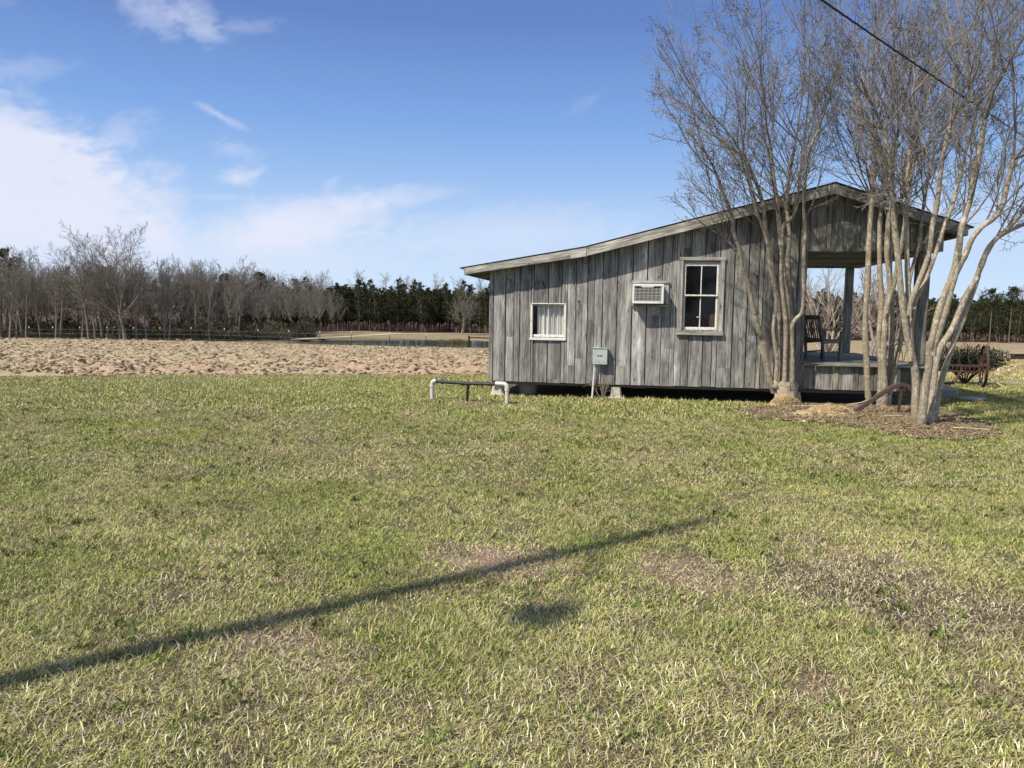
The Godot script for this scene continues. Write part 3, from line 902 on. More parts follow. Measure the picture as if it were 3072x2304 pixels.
	for q in BARE:
		if q[2] > 1.0:
			continue
		for k in int(q[2] * q[2] * 2600.0):
			var a := r.randf() * TAU
			var d: float = sqrt(r.randf()) * q[2] * 1.15
			var x: float = q[0] + cos(a) * d
			var z: float = q[1] + sin(a) * d
			var sc := r.randf_range(0.003, 0.011)
			if r.randf() < 0.35:
				wl.append(Transform3D(Basis(Vector3.UP, r.randf() * TAU).scaled(Vector3.ONE * r.randf_range(0.6, 1.3)), Vector3(x, land(x, z) + 0.002, z)))
				tl.append(Color.WHITE * r.randf_range(0.6, 1.2))
			else:
				wc.append(Transform3D(Basis(Vector3.UP, a).scaled(Vector3(sc, sc * 0.7, sc)), Vector3(x, land(x, z) + sc * 0.3, z)))
				tc.append((Color(0.2, 0.15, 0.11) if q[4] > 0.5 else Color(0.36, 0.26, 0.19)) * r.randf_range(0.5, 1.3))
	scatter("straw_litter", "flat dead straw lying on the worn spots of the lawn", "straw", tuft(420, 7, 0.03, Vector2(0.02, 0.06), 0.004, 1.5, [PALE, STRAW, Color(0.34, 0.27, 0.17)]), M.leafy, wl, tl)
	# clods of turned earth
	var cs := Shape.new()
	var ring := []
	for k in 4:
		var row := []
		for j in 6:
			var th := PI * k / 3.0
			var q := Vector3(sin(th) * cos(TAU * j / 6.0), cos(th) * 0.7, sin(th) * sin(TAU * j / 6.0) * 0.75)
			row.append(q * (1.0 + 0.55 * r.randfn() * (0.5 if k in [0, 3] else 1.0)) if k in [1, 2] else Vector3(0.0, cos(th) * 0.6, 0.1))
		ring.append(row)
	cs.col = Color.WHITE
	for k in 3:
		for j in 6:
			cs.face([ring[k][j], ring[k][(j + 1) % 6], ring[k + 1][j]], Vector3.ZERO)
			cs.face([ring[k][(j + 1) % 6], ring[k + 1][(j + 1) % 6], ring[k + 1][j]], Vector3.ZERO)
	scatter("soil_crumbs", "brown soil crumbs on the worn spots of the lawn", "soil", cs.mesh(), M.clod, wc, tc)
	var w3 := []
	var t3 := PackedColorArray()
	while w3.size() < 42000:
		var z := -19.0 - 48.0 * pow(r.randf(), 1.7)
		var x := r.randf_range(maxf(-58.0, -0.78 * -z - 2.0), 6.0)
		if not in_field(x, z):
			continue
		var sc := (0.014 + 0.05 * pow(r.randf(), 2.5)) * (1.0 + 0.3 * patchy.get_noise_2d(x * 4.0, z * 4.0)) * (0.75 + -z * 0.016)
		w3.append(Transform3D(Basis.from_euler(Vector3(r.randf() * 0.8, r.randf() * TAU, r.randf() * 0.8)).scaled(Vector3(sc * r.randf_range(0.7, 1.5), sc * r.randf_range(0.6, 1.1), sc * r.randf_range(0.7, 1.4))), Vector3(x, clod_height(x, z) + sc * 0.2, z)))
		t3.append(field_colour(x, z) * r.randf_range(0.5, 1.25))
	scatter("soil_clods", "tan and reddish clods of turned earth on the ploughed field", "soil", cs.mesh(), M.clod, w3, t3)


# ---------- the house ----------
const ROOF := [Vector2(-0.47, 2.553), Vector2(1.94, 2.963), Vector2(6.435, 4.117), Vector2(8.745, 3.327)]
const DEEP := 5.2


func roof_at(u: float) -> float:
	for k in 3:
		if u <= ROOF[k + 1].x or k == 2:
			return lerpf(ROOF[k].y, ROOF[k + 1].y, (u - ROOF[k].x) / (ROOF[k + 1].x - ROOF[k].x))
	return 0.0


func board(parent: Node3D, r: RandomNumberGenerator, u0: float, u1: float, lo: float, z: float, shade: Color, hi := -1.0, called := "siding_board", flip := false) -> void:
	var s := Shape.new()
	s.uvo = Vector2(r.randf(), r.randf())
	s.col = shade
	var poly := PackedVector2Array()
	if hi > 0.0:
		poly = PackedVector2Array([Vector2(u0, lo), Vector2(u1, lo), Vector2(u1, hi), Vector2(u0, hi)])
	else:
		poly = PackedVector2Array([Vector2(u0, lo), Vector2(u1, lo), Vector2(u1, roof_at(u1) - 0.05)])
		for q in [ROOF[2], ROOF[1]]:
			if q.x > u0 + 0.01 and q.x < u1 - 0.01:
				poly.append(Vector2(q.x, q.y - 0.05))
		poly.append(Vector2(u0, roof_at(u0) - 0.05))
	if flip:
		s.slab(poly, z + 0.0, z + 0.024, 0.004)
	else:
		s.slab(poly, z - 0.024, z, 0.004)
	part(called, s, M.wood, parent)


func grey(r: RandomNumberGenerator, u: float) -> Color:
	var k := r.randf_range(0.6, 1.06) * 0.82
	var moss := smoothstep(4.0, 6.2, u) * r.randf_range(0.3, 1.0)
	k *= 1.0 - 0.2 * moss  # green algae on the boards by the porch
	return Color(k * lerpf(1.0, 0.98, moss), k * lerpf(1.0, 1.0, moss), k * lerpf(0.99, 0.84, moss))


func plank(parent: Node3D, called: String, a: Vector3, b: Vector3, wide: float, thick: float, r: RandomNumberGenerator, shade: Color, up := Vector3.UP, material: Material = null) -> MeshInstance3D:
	var s := Shape.new()
	s.uvo = Vector2(r.randf(), r.randf())
	s.col = shade
	s.bar(a, b, wide, thick, 0.004, up)
	return part(called, s, material if material else M.wood, parent)


func block(parent: Node3D, called: String, at: Vector3, size: Vector3, material: Material, shade := Color.WHITE, bev := 0.004, grain := Vector3.UP) -> MeshInstance3D:
	var s := Shape.new()
	s.col = shade
	s.grain = grain
	s.uvo = Vector2(fposmod(at.x * 3.7, 1.0), fposmod(at.y * 2.3 + at.z, 1.0))
	s.box(at, size, bev)
	return part(called, s, material, parent)


func build_house() -> void:
	var r := RandomNumberGenerator.new()
	r.seed = 77
	var h := thing("farmhouse", "weathered grey board-sided farmhouse with a corner porch, raised on concrete piers", "house", HOUSE_AT, HOUSE_TURN)
	# siding of the gable wall: joints read off the boards, cut where the windows stand
	var cuts := [-0.006, 0.069, 0.323, 0.501, 0.61, 0.85, 0.888, 1.178, 1.453, 1.52, 1.567, 1.727, 1.966, 2.098, 2.25, 2.538, 2.832, 3.111, 3.408, 3.575, 3.665, 3.80, 3.933, 4.206, 4.383, 4.47, 4.753, 5.016, 5.214, 5.289, 5.554, 5.739, 5.922, 6.075]
	var openings := [[0.84, 1.53, 1.205, 1.855], [3.79, 4.48, 1.41, 2.705]]
	for k in cuts.size() - 1:
		var u0: float = cuts[k]
		var u1: float = cuts[k + 1]
		var narrow := u1 - u0 < 0.17
		var z := (0.014 if narrow else 0.0) + r.randf_range(-0.004, 0.005)
		var c := grey(r, u0)
		if u0 > 2.5 and u0 < 2.6:
			c = c * 0.95
		if u0 > 2.8 and u0 < 2.9:
			c = Color(1.08, 1.08, 1.06)
		var gap := 0.01 if not narrow else 0.003
		var lo := 0.3 + r.randf_range(-0.008, 0.008)
		var cut := false
		for o in openings:
			if (u0 + u1) * 0.5 > o[0] and (u0 + u1) * 0.5 < o[1]:
				board(h, r, u0 + gap, u1 - gap, lo, z, c, o[2])
				board(h, r, u0 + gap, u1 - gap, o[3], z, c)
				cut = true
		if not cut:
			board(h, r, u0 + gap, u1 - gap, lo, z, c)
	for q in [[0.03, 0.83, 0.3, 2.5], [1.545, 3.77, 0.3, 2.8], [4.5, 6.04, 0.3, 3.5], [0.83, 1.545, 0.3, 1.19], [0.83, 1.545, 1.87, 2.7], [3.77, 4.5, 0.3, 1.39], [3.77, 4.5, 2.72, 3.35]]:  # unseen lining added to stop light leaking in between the boards
		block(h, "added_light_lining", Vector3((q[0] + q[1]) * 0.5, (q[2] + q[3]) * 0.5, -0.05), Vector3(q[1] - q[0] - 0.001, q[3] - q[2] - 0.001, 0.02), M.dark_plank, Color.WHITE, 0.0)
	for q in [[0.03, 3.0, 2.5, 2.64, 3.16], [3.0, 6.04, 2.8, 3.16, 3.95]]:  # more of the added lining, closing light gaps up to the roof
		var s := Shape.new()
		s.slab(PackedVector2Array([Vector2(q[0], q[2]), Vector2(q[1], q[2]), Vector2(q[1], roof_at(q[1]) - 0.034), Vector2(q[0], roof_at(q[0]) - 0.034)]), -0.085, -0.065, 0.001)
		part("added_light_lining", s, M.dark_plank, h)
	var pw := Shape.new()  # unseen partition added to keep the room behind the windows dark
	pw.slab(PackedVector2Array([Vector2(0.03, 0.42), Vector2(6.03, 0.42), Vector2(6.03, roof_at(6.03) - 0.034), Vector2(1.94, roof_at(1.94) - 0.034), Vector2(0.03, roof_at(0.03) - 0.034)]), -2.02, -2.0, 0.001)
	part("added_dark_partition", pw, M.dark_plank, h)
	# the gable carried on over the porch, near and far
	var head := [6.079, 6.105, 6.4, 6.47, 6.69, 6.98, 7.07, 7.27, 7.52, 7.6, 7.85, 8.12, 8.2, 8.45]
	for k in head.size() - 1:
		var z := 0.012 if head[k + 1] - head[k] < 0.15 else 0.0
		board(h, r, head[k] + 0.003, head[k + 1] - 0.003, 2.917 + r.randf_range(-0.006, 0.006), z, grey(r, 7.0))
		board(h, r, head[k] + 0.003, head[k + 1] - 0.003, 2.917, -DEEP, grey(r, 7.0))
	# skirt under the deck
	var skirt := [6.079, 6.31, 6.42, 6.64, 6.74, 7.0, 7.1, 7.38, 7.47, 7.75, 7.84, 8.08, 8.18, 8.33]
	for k in skirt.size() - 1:
		var z := 0.012 if skirt[k + 1] - skirt[k] < 0.15 else 0.0
		board(h, r, skirt[k] + 0.003, skirt[k + 1] - 0.003, 0.315 + r.randf_range(-0.008, 0.008), z, grey(r, 7.0), 0.757)
	# side and back walls
	for side in 2:
		for k in 20:
			var s := Shape.new()
			s.uvo = Vector2(r.randf(), r.randf())
			s.col = grey(r, 3.0)
			var u: float = [-0.008, 6.058][side]
			var top := roof_at(u) - 0.06
			s.box(Vector3(u, (0.3 + top) * 0.5, -0.04 - 0.258 * k - 0.127), Vector3(0.024, top - 0.3, 0.25), 0.003)
			part("siding_board", s, M.wood, h)
	for k in 24:
		board(h, r, 0.02 + k * 0.252, 0.268 + k * 0.252, 0.3, -DEEP, grey(r, 2.0))
	# floor, sills and porch ceiling
	block(h, "floor", Vector3(3.03, 0.37, -DEEP * 0.5), Vector3(6.0, 0.08, DEEP - 0.08), M.dark_plank)
	for w in [-0.16, -2.6, -5.0]:
		block(h, "floor_beam", Vector3(4.15, 0.285, w), Vector3(8.2, 0.085, 0.14), M.dark_plank)
	for k in 26:
		var s := Shape.new()
		s.col = grey(r, 6.0)
		s.uvo = Vector2(r.randf(), r.randf())
		s.grain = Vector3.RIGHT
		s.box(Vector3(7.2, 2.972, -0.13 - k * 0.197), Vector3(2.2, 0.02, 0.19), 0.003)
		part("ceiling_board", s, M.wood, h)
	for k in 37:
		var s := Shape.new()
		s.col = grey(r, 6.0)
		s.uvo = Vector2(r.randf(), r.randf())
		s.grain = Vector3.RIGHT
		s.box(Vector3(7.235, 0.787 + r.randf_range(-0.003, 0.003), 0.035 - 0.14 * k), Vector3(2.33, 0.046, 0.132), 0.006)
		part("deck_board", s, M.wood, h)
	plank(h, "porch_beam", Vector3(8.25, 3.085, -0.03), Vector3(8.25, 3.085, -DEEP + 0.03), 0.38, 0.335, r, grey(r, 6.5))
	for k in 20:
		var s := Shape.new()
		s.uvo = Vector2(r.randf(), r.randf())
		s.col = grey(r, 6.5)
		s.box(Vector3(8.34, 0.54, -0.14 - 0.255 * k), Vector3(0.022, 0.44, 0.248), 0.003)
		part("skirt_board", s, M.wood, h)
	block(h, "porch_post", Vector3(8.155, 1.863, -0.135), Vector3(0.22, 2.106, 0.22), M.wood, grey(r, 6.5), 0.02)
	block(h, "porch_post", Vector3(8.155, 1.863, -5.02), Vector3(0.18, 2.106, 0.18), M.wood, grey(r, 6.5), 0.02)
	# roof: decking, ribbed tin sheets, rake and eave boards, rafter tails
	for k in 3:
		var a: Vector2 = ROOF[k]
		var b: Vector2 = ROOF[k + 1]
		var s := Shape.new()
		s.grain = Vector3.BACK
		s.col = grey(r, 4.0)
		s.slab(PackedVector2Array([a + Vector2(0, -0.03), b + Vector2(0, -0.03), b + Vector2(0, -0.004), a + Vector2(0, -0.004)]), -DEEP - 0.27, 0.24, 0.002)
		part("roof_decking", s, M.wood, h)
		# one sheet of tin, then its copies up the house
		var tin := Shape.new()
		var d := (b - a).normalized()
		var up := Vector2(-d.y, d.x)
		var a2 := a - d * (0.09 if k == 0 else 0.0)
		var b2 := b + d * (0.09 if k == 2 else 0.03)
		for j in 13:
			var rib := 0.018 if j % 3 == 0 else 0.0
			for e in [a2, b2]:
				for o in [0.004, 0.0095]:
					var q: Vector2 = e + up * (o + rib + 0.004 * k)
					tin.v.append(Vector3(q.x, q.y, -j * 0.0517))
					tin.n.append(Vector3(up.x, up.y, 0))
					tin.t.append(Vector2.ZERO)
					tin.c.append(Color.WHITE)
		for j in 13:
			var o := j * 4
			if j < 12:
				tin.i.append_array([o + 1, o + 3, o + 5, o + 3, o + 7, o + 5, o, o + 4, o + 2, o + 2, o + 4, o + 6, o, o + 1, o + 4, o + 1, o + 5, o + 4, o + 2, o + 6, o + 3, o + 3, o + 6, o + 7])
			if j == 0 or j == 12:
				tin.i.append_array([o, o + 2, o + 1, o + 1, o + 2, o + 3])
		var tm := tin.mesh()
		for j in 9:
			var p := part("roof_sheet", tm, M.tin, h)
			p.position = Vector3(0, 0.0006 * (j % 2), 0.285 - j * 0.619)
		# rake boards, near and far
		for zz in [[0.245, 0.285], [-DEEP - 0.285, -DEEP - 0.272]]:
			var rk := Shape.new()
			rk.grain = Vector3(d.x, d.y, 0)
			rk.uvo = Vector2(r.randf(), r.randf())
			rk.col = Color(0.9, 0.88, 0.81)
			var tall: float = [0.125, 0.165, 0.18, 0.15][k]
			var tall2: float = [0.125, 0.165, 0.18, 0.15][k + 1]
			rk.slab(PackedVector2Array([a + Vector2(0.004, -tall), b + Vector2(-0.004, -tall2), b + Vector2(-0.004, 0.0), a + Vector2(0.004, 0.0)]), zz[0], zz[1], 0.005)
			part("rake_board", rk, M.wood, h)
	plank(h, "eave_board", Vector3(-0.475, 2.485, 0.24), Vector3(-0.475, 2.485, -DEEP - 0.26), 0.022, 0.12, r, Color(0.9, 0.88, 0.81))
	plank(h, "eave_board", Vector3(8.745, 3.25, 0.24), Vector3(8.745, 3.25, -DEEP - 0.26), 0.022, 0.14, r, Color(0.9, 0.88, 0.81))
	for k in 9:
		var z := 0.0 - 0.64 * k - 0.05
		plank(h, "rafter_tail", Vector3(-0.45, 2.475, z), Vector3(-0.03, 2.546, z), 0.045, 0.09, r, grey(r, 3.0))
		plank(h, "rafter_tail", Vector3(8.46, 3.34, z), Vector3(8.72, 3.25, z), 0.045, 0.09, r, grey(r, 3.0))
	# piers
	for q in [[0.15, -0.22, 0.2, 0.22, 0.3], [2.56, -0.09, 0.17, 0.21, 0.36], [5.97, -0.14, 0.2, 0.24, 0.3], [0.3, -2.6, 0.22, 0.24, 0.3], [3.0, -2.6, 0.2, 0.24, 0.3], [6.0, -2.6, 0.2, 0.24, 0.3], [8.2, -0.2, 0.2, 0.22, 0.3], [8.2, -2.6, 0.2, 0.24, 0.3], [0.3, -4.95, 0.2, 0.24, 0.3], [3.0, -4.95, 0.2, 0.24, 0.3], [6.0, -4.95, 0.2, 0.24, 0.3], [8.2, -4.95, 0.2, 0.24, 0.3]]:
		var s := Shape.new()
		var prof := [[0.243, q[2]], [0.1, q[3]], [0.05, q[3] * 1.12], [0.015, q[4]], [-0.08, q[4] * 1.1]]
		var prev := []
		for e in prof:
			var ring := []
			var w: float = e[1] * 0.5
			var b := w * 0.25
			for cc in [[-w + b, -w], [w - b, -w], [w, -w + b], [w, w - b], [w - b, w], [-w + b, w], [-w, w - b], [-w, -w + b]]:
				ring.append(Vector3(q[0] + cc[0], e[0], q[1] + cc[1]) + Vector3(1, 0, 1) * 0.008 * fine.get_noise_2d(cc[0] * 90.0 + e[0] * 70.0, cc[1] * 90.0))
			var inside := Vector3(q[0], 0.1, q[1])
			if prev.is_empty():
				s.face(ring, inside)
			else:
				for k in 8:
					s.face([prev[k], prev[(k + 1) % 8], ring[(k + 1) % 8]], inside)
					s.face([prev[k], ring[(k + 1) % 8], ring[k]], inside)
			prev = ring
		part("pier", s, M.concrete, h)
	build_windows(h, r)
	# concrete steps at the open side of the porch
	var st := thing("porch_steps", "low concrete steps with rounded edges at the open side of the porch", "steps", HOUSE_AT, HOUSE_TURN)
	block(st, "step", Vector3(9.15, 0.09, -2.85), Vector3(1.3, 0.26, 1.1), M.stone, Color.WHITE, 0.05)
	block(st, "step", Vector3(8.75, 0.36, -2.7), Vector3(0.68, 0.26, 1.15), M.stone, Color.WHITE, 0.05)


func piece(w: Node3D, called: String, u0: float, u1: float, v0: float, v1: float, z0: float, z1: float, m: Material, shade := Color.WHITE, grain := Vector3.UP) -> void:
	block(w, called, Vector3((u0 + u1) * 0.5, (v0 + v1) * 0.5, (z0 + z1) * 0.5), Vector3(u1 - u0, v1 - v0, z1 - z0), m, shade, 0.005, grain)


func build_windows(h: Node3D, r: RandomNumberGenerator) -> void:
	# small window with a curtain: white sash, one upright bar, rotten sill
	var w := Node3D.new()
	w.name = "window"
	h.add_child(w, true)
	w.set_meta("label", "small window with flaking white frame and a drawn white curtain")
	piece(w, "frame", 0.83, 0.872, 1.2, 1.865, -0.07, 0.022, M.paint)
	piece(w, "frame", 1.498, 1.545, 1.2, 1.865, -0.07, 0.026, M.paint)
	piece(w, "frame", 0.83, 1.545, 1.866, 1.885, -0.06, 0.03, M.paint)
	piece(w, "rail", 0.873, 1.497, 1.212, 1.262, -0.075, -0.01, M.paint)
	piece(w, "rail", 0.873, 1.497, 1.842, 1.862, -0.075, -0.03, M.paint)
	piece(w, "glazing_bar", 1.172, 1.19, 1.263, 1.841, -0.06, -0.035, M.paint)
	piece(w, "sill", 0.815, 1.55, 1.15, 1.198, -0.06, 0.04, M.paint)
	piece(w, "pane", 0.874, 1.171, 1.263, 1.841, -0.052, -0.048, M.glass)
	piece(w, "pane", 1.191, 1.496, 1.263, 1.841, -0.052, -0.048, M.glass)
	var c := Shape.new()
	var top := 1.9
	for k in 61:
		var u := 0.955 + 0.6 * k / 60.0
		var z := -0.12 + 0.02 * sin(k * 0.62) + 0.012 * sin(k * 1.37 + 1.0)
		var nn := Vector3(-(0.02 * 0.62 * cos(k * 0.62) + 0.012 * 1.37 * cos(k * 1.37 + 1.0)) / 0.01, 0, 1).normalized()
		for q in [1.14, top]:
			c.v.append(Vector3(u, q, z))
			c.n.append(nn)
			c.t.append(Vector2(u, q))
			c.c.append(Color.WHITE)
		if k:
			var o := k * 2
			c.i.append_array([o - 2, o - 1, o, o, o - 1, o + 1])
	var cur := thing("curtain", "plain white curtain hanging behind the small window", "curtain", HOUSE_AT, HOUSE_TURN)
	part("cloth", c, M.curtain, cur)
	block(cur, "curtain_rod", Vector3(1.2, 1.91, -0.12), Vector3(0.85, 0.015, 0.015), M.rust)
	# tall sash window in plain board trim
	w = Node3D.new()
	w.name = "window"
	h.add_child(w, true)
	w.set_meta("label", "tall four-pane sash window with flaking white sashes in grey board trim")
	var t := Color(0.82, 0.81, 0.77)
	piece(w, "trim", 3.71, 3.79, 1.385, 2.735, 0.022, 0.05, M.wood, t)
	piece(w, "trim", 4.48, 4.565, 1.385, 2.735, 0.022, 0.05, M.wood, t)
	piece(w, "trim", 3.71, 4.575, 2.736, 2.8, 0.022, 0.055, M.wood, t, Vector3.RIGHT)
	piece(w, "sill", 3.69, 4.575, 1.305, 1.384, 0.022, 0.075, M.wood, t, Vector3.RIGHT)
	piece(w, "jamb", 3.77, 3.806, 1.4, 2.72, -0.09, 0.021, M.wood, t)
	piece(w, "jamb", 4.464, 4.5, 1.4, 2.72, -0.09, 0.021, M.wood, t)
	piece(w, "jamb", 3.807, 4.463, 2.69, 2.72, -0.09, 0.021, M.wood, t, Vector3.RIGHT)
	for sash in [["sash", 1.4, 2.085, -0.07, -0.035], ["sash", 2.055, 2.688, -0.033, 0.002]]:
		var lo: float = sash[1]
		var hi: float = sash[2]
		piece(w, "stile", 3.808, 3.846, lo, hi, sash[3], sash[4], M.paint)
		piece(w, "stile", 4.424, 4.462, lo, hi, sash[3], sash[4], M.paint)
		var foot := 0.06 if lo < 1.5 else 0.03
		piece(w, "rail", 3.847, 4.423, lo, lo + foot, sash[3], sash[4] - 0.001, M.paint)
		piece(w, "rail", 3.847, 4.423, hi - (0.03 if lo < 1.5 else 0.055), hi, sash[3], sash[4] - 0.001, M.paint)
		piece(w, "glazing_bar", 4.126, 4.146, lo + foot, hi - 0.055, sash[3] + 0.004, sash[4] - 0.004, M.paint)
		var zc: float = (sash[3] + sash[4]) * 0.5
		piece(w, "pane", 3.847, 4.125, lo + foot, hi - 0.03, zc - 0.002, zc + 0.002, M.glass)
		piece(w, "pane", 4.147, 4.423, lo + foot, hi - 0.03, zc - 0.002, zc + 0.002, M.glass)
	# what the dim room shows behind the tall window
	var cab := thing("cabinet", "dark wooden cabinet standing inside behind the tall sash window", "cabinet", HOUSE_AT, HOUSE_TURN)
	block(cab, "body", Vector3(4.2, 1.06, -0.75), Vector3(0.62, 1.3, 0.4), M.old_beam)
	block(cab, "door", Vector3(4.05, 1.1, -0.545), Vector3(0.27, 1.1, 0.018), M.old_beam)
	block(cab, "door", Vector3(4.35, 1.1, -0.545), Vector3(0.27, 1.1, 0.018), M.old_beam)
	# white hook hanging on the bar
	var hk := Shape.new()
	var pts := PackedVector3Array()
	for k in 9:
		var a := PI * k / 8.0
		pts.append(Vector3(4.1 - 0.022 * cos(a), 1.64 + 0.022 * sin(a), -0.028))
	hk.tube(pts, PackedFloat32Array([0.006, 0.006, 0.006, 0.006, 0.006, 0.006, 0.006, 0.006, 0.006]), 6)
	part("hook", hk, M.white, w)


func build_fittings() -> void:
	var r := RandomNumberGenerator.new()
	r.seed = 8
	# air conditioner
	var a := thing("air_conditioner", "white window air conditioner with a wire grille jutting from the board wall", "air conditioner", HOUSE_AT, HOUSE_TURN)
	block(a, "case", Vector3(3.125, 2.085, 0.148), Vector3(0.585, 0.372, 0.245), plain(0.55, 0.55, 0.53, 0.5), Color.WHITE, 0.006)
	block(a, "radiator_core", Vector3(3.125, 2.08, 0.2725), Vector3(0.5, 0.29, 0.005), plain(0.03, 0.03, 0.034, 0.7))
	for q in [[3.125, 2.249, 0.595, 0.045], [3.125, 1.919, 0.595, 0.042]]:
		block(a, "front_frame", Vector3(q[0], q[1], 0.285), Vector3(q[2], q[3], 0.036), M.white, Color.WHITE, 0.006)
	for q in [2.849, 3.401]:
		block(a, "front_frame", Vector3(q, 2.0835, 0.2845), Vector3(0.043, 0.2855, 0.034), M.white, Color.WHITE, 0.006)
	var lip := Shape.new()
	lip.slab(PackedVector2Array([Vector2(3.01, 2.206), Vector2(3.22, 2.206), Vector2(3.24, 2.226), Vector2(2.99, 2.226)]), 0.276, 0.3, 0.003)
	part("handle_lip", lip, M.white, a)
	for k in 10:
		block(a, "louvre", Vector3(3.125, 1.956 + k * 0.0255, 0.287), Vector3(0.505, 0.0035 if k % 2 else 0.006, 0.006), M.white, Color.WHITE, 0.001)
	for k in 7:
		block(a, "grille_wire", Vector3(2.895 + k * 0.0765, 2.077, 0.2925), Vector3(0.0045, 0.255, 0.004), M.white, Color.WHITE, 0.001)
	for k in 2:
		block(a, "badge", Vector3(3.34 + k * 0.022, 1.921, 0.3045), Vector3(0.012, 0.012, 0.003), M.black, Color.WHITE, 0.001)
	var sh := thing("air_conditioner_trim", "grey weathered boards nailed round the air conditioner", "trim", HOUSE_AT, HOUSE_TURN)
	plank(sh, "board", Vector3(2.82, 2.318, 0.048), Vector3(3.53, 2.318, 0.048), 0.05, 0.05, r, Color(0.85, 0.84, 0.8))
	plank(sh, "board", Vector3(3.475, 1.9, 0.036), Vector3(3.475, 2.29, 0.036), 0.028, 0.09, r, Color(0.85, 0.84, 0.8), Vector3.RIGHT)
	plank(sh, "board", Vector3(2.82, 1.865, 0.045), Vector3(3.53, 1.865, 0.045), 0.045, 0.035, r, Color(0.85, 0.84, 0.8))
	# breaker box on its conduit
	var e := thing("breaker_box", "pale grey green electrical box on the board wall beside the small window", "electrical box", HOUSE_AT, HOUSE_TURN)
	block(e, "case", Vector3(2.235, 0.865, 0.075), Vector3(0.275, 0.3, 0.1), M.grey_box, Color.WHITE, 0.006)
	block(e, "door", Vector3(2.235, 0.872, 0.131), Vector3(0.285, 0.262, 0.012), M.grey_box, Color.WHITE, 0.004)
	block(e, "hood", Vector3(2.235, 1.019, 0.085), Vector3(0.3, 0.014, 0.13), M.grey_box, Color.WHITE, 0.003)
	block(e, "bottom_lip", Vector3(2.235, 0.719, 0.128), Vector3(0.285, 0.036, 0.018), M.grey_box, Color.WHITE, 0.003)
	block(e, "latch", Vector3(2.235, 0.71, 0.14), Vector3(0.016, 0.022, 0.008), M.stone)
	for q in [[2.203, 0.02, 0.03], [2.222, 0.008, 0.022], [2.246, 0.018, 0.03], [2.266, 0.02, 0.02], [2.285, 0.012, 0.012]]:
		block(e, "print", Vector3(q[0] - 0.005, 0.868, 0.1378), Vector3(q[1], q[2], 0.0012), M.black, Color.WHITE, 0.0)
	var cond := Shape.new()
	cond.tube(PackedVector3Array([Vector3(2.135, 0.715, 0.075), Vector3(2.118, 0.35, 0.09), Vector3(2.095, -0.05, 0.13)]), PackedFloat32Array([0.021, 0.021, 0.021]), 12)
	part("conduit", cond, M.pvc, e)
	# backflow pipe in front of the corner: white risers, black wrapped run
	var p := thing("water_pipe", "white plastic risers joined by a black wrapped water pipe standing on the lawn", "pipe", Vector3(-0.85, 0, -14.5))
	var L := Vector3(-0.69, 0.0, -0.25)
	var R := Vector3(0.76, 0.0, 0.37)
	var up := Vector3(0, 0.345, 0)
	var elbow := func(foot: Vector3, toward: Vector3, rise: float, sag: float) -> Shape:
		var s := Shape.new()
		var q := PackedVector3Array([foot - Vector3(0, 0.1, 0), foot + Vector3(0, rise - 0.1, 0)])
		for k in 7:
			var w := PI * 0.5 * k / 6.0
			q.append(foot + Vector3(0, rise - 0.07, 0) + toward * 0.07 * (1.0 - cos(w)) + Vector3(0, 0.07 * sin(w), 0))
		q.append(q[-1] + toward * sag)
		var rad := PackedFloat32Array()
		for k in q.size():
			rad.append(0.033 if k == 0 else 0.037 if k > 0 and k < 2 else 0.041)
		s.tube(q, rad, 14)
		return s
	var dir := (R - L).normalized()
	part("riser", elbow.call(L, dir, 0.36, 0.02), M.pvc, p)
	part("riser", elbow.call(R, -dir, 0.375, 0.16), M.pvc, p)
	for q in [[L, 0.27], [R, 0.28]]:
		var s := Shape.new()
		s.tube(PackedVector3Array([q[0] + Vector3(0, q[1] - 0.03, 0), q[0] + Vector3(0, q[1] + 0.015, 0)]), PackedFloat32Array([0.045, 0.045]), 14)
		part("coupling", s, M.pvc, p)
	var run := Shape.new()
	var q := PackedVector3Array()
	var rad := PackedFloat32Array()
	for k in 41:
		var f := k / 40.0
		q.append(L.lerp(R, 0.06 + 0.8 * f) + Vector3(0, lerpf(0.355, 0.365, f) - 0.012 * sin(f * PI), 0))
		rad.append(0.031 + 0.007 * fine.get_noise_2d(k * 6.0, 3.0) + (0.012 if k in [4, 5, 17, 18, 19, 21, 22, 31, 35] else 0.0))
	run.tube(q, rad, 14)
	part("wrapped_pipe", run, M.black_wrap, p)
	for f in [0.12, 0.86]:
		var s := Shape.new()
		var b := L.lerp(R, f) + Vector3(0, 0.39, 0)
		s.rod(b, b + Vector3(0, 0.05, 0), 0.012)
		s.box(b + Vector3(0.005, 0.058, 0), Vector3(0.045, 0.022, 0.02), 0.004)
		part("valve", s, M.stone, p)
	var post := Shape.new()
	post.rod(Vector3(0.0, -0.1, 0.02), L.lerp(R, 0.49) + Vector3(0, 0.34, 0), 0.026, 12)
	part("support_post", post, M.black, p)
	var drip := Shape.new()
	for f in [0.62, 0.68, 0.8]:
		var b := L.lerp(R, f) + Vector3(0, 0.34, 0)
		drip.rod(b, b - Vector3(0.01, 0.07, -0.01), 0.012, 8)
	part("test_cock", drip, M.black, p)
	# tub pushed under the house corner
	var tub := thing("wash_tub", "old grey round tub lying under the house near the corner pier", "tub", HOUSE_AT + Vector3(0.8, 0.21, -0.35))
	var ts := Shape.new()
	ts.lathe(Vector3.ZERO, [Vector2(0.001, -0.2), Vector2(0.13, -0.2), Vector2(0.17, -0.17), Vector2(0.21, 0.04), Vector2(0.225, 0.05), Vector2(0.2, 0.045), Vector2(0.16, -0.15), Vector2(0.001, -0.18)], 24)
	part("bowl", ts, M.stone, tub)
	build_chair()


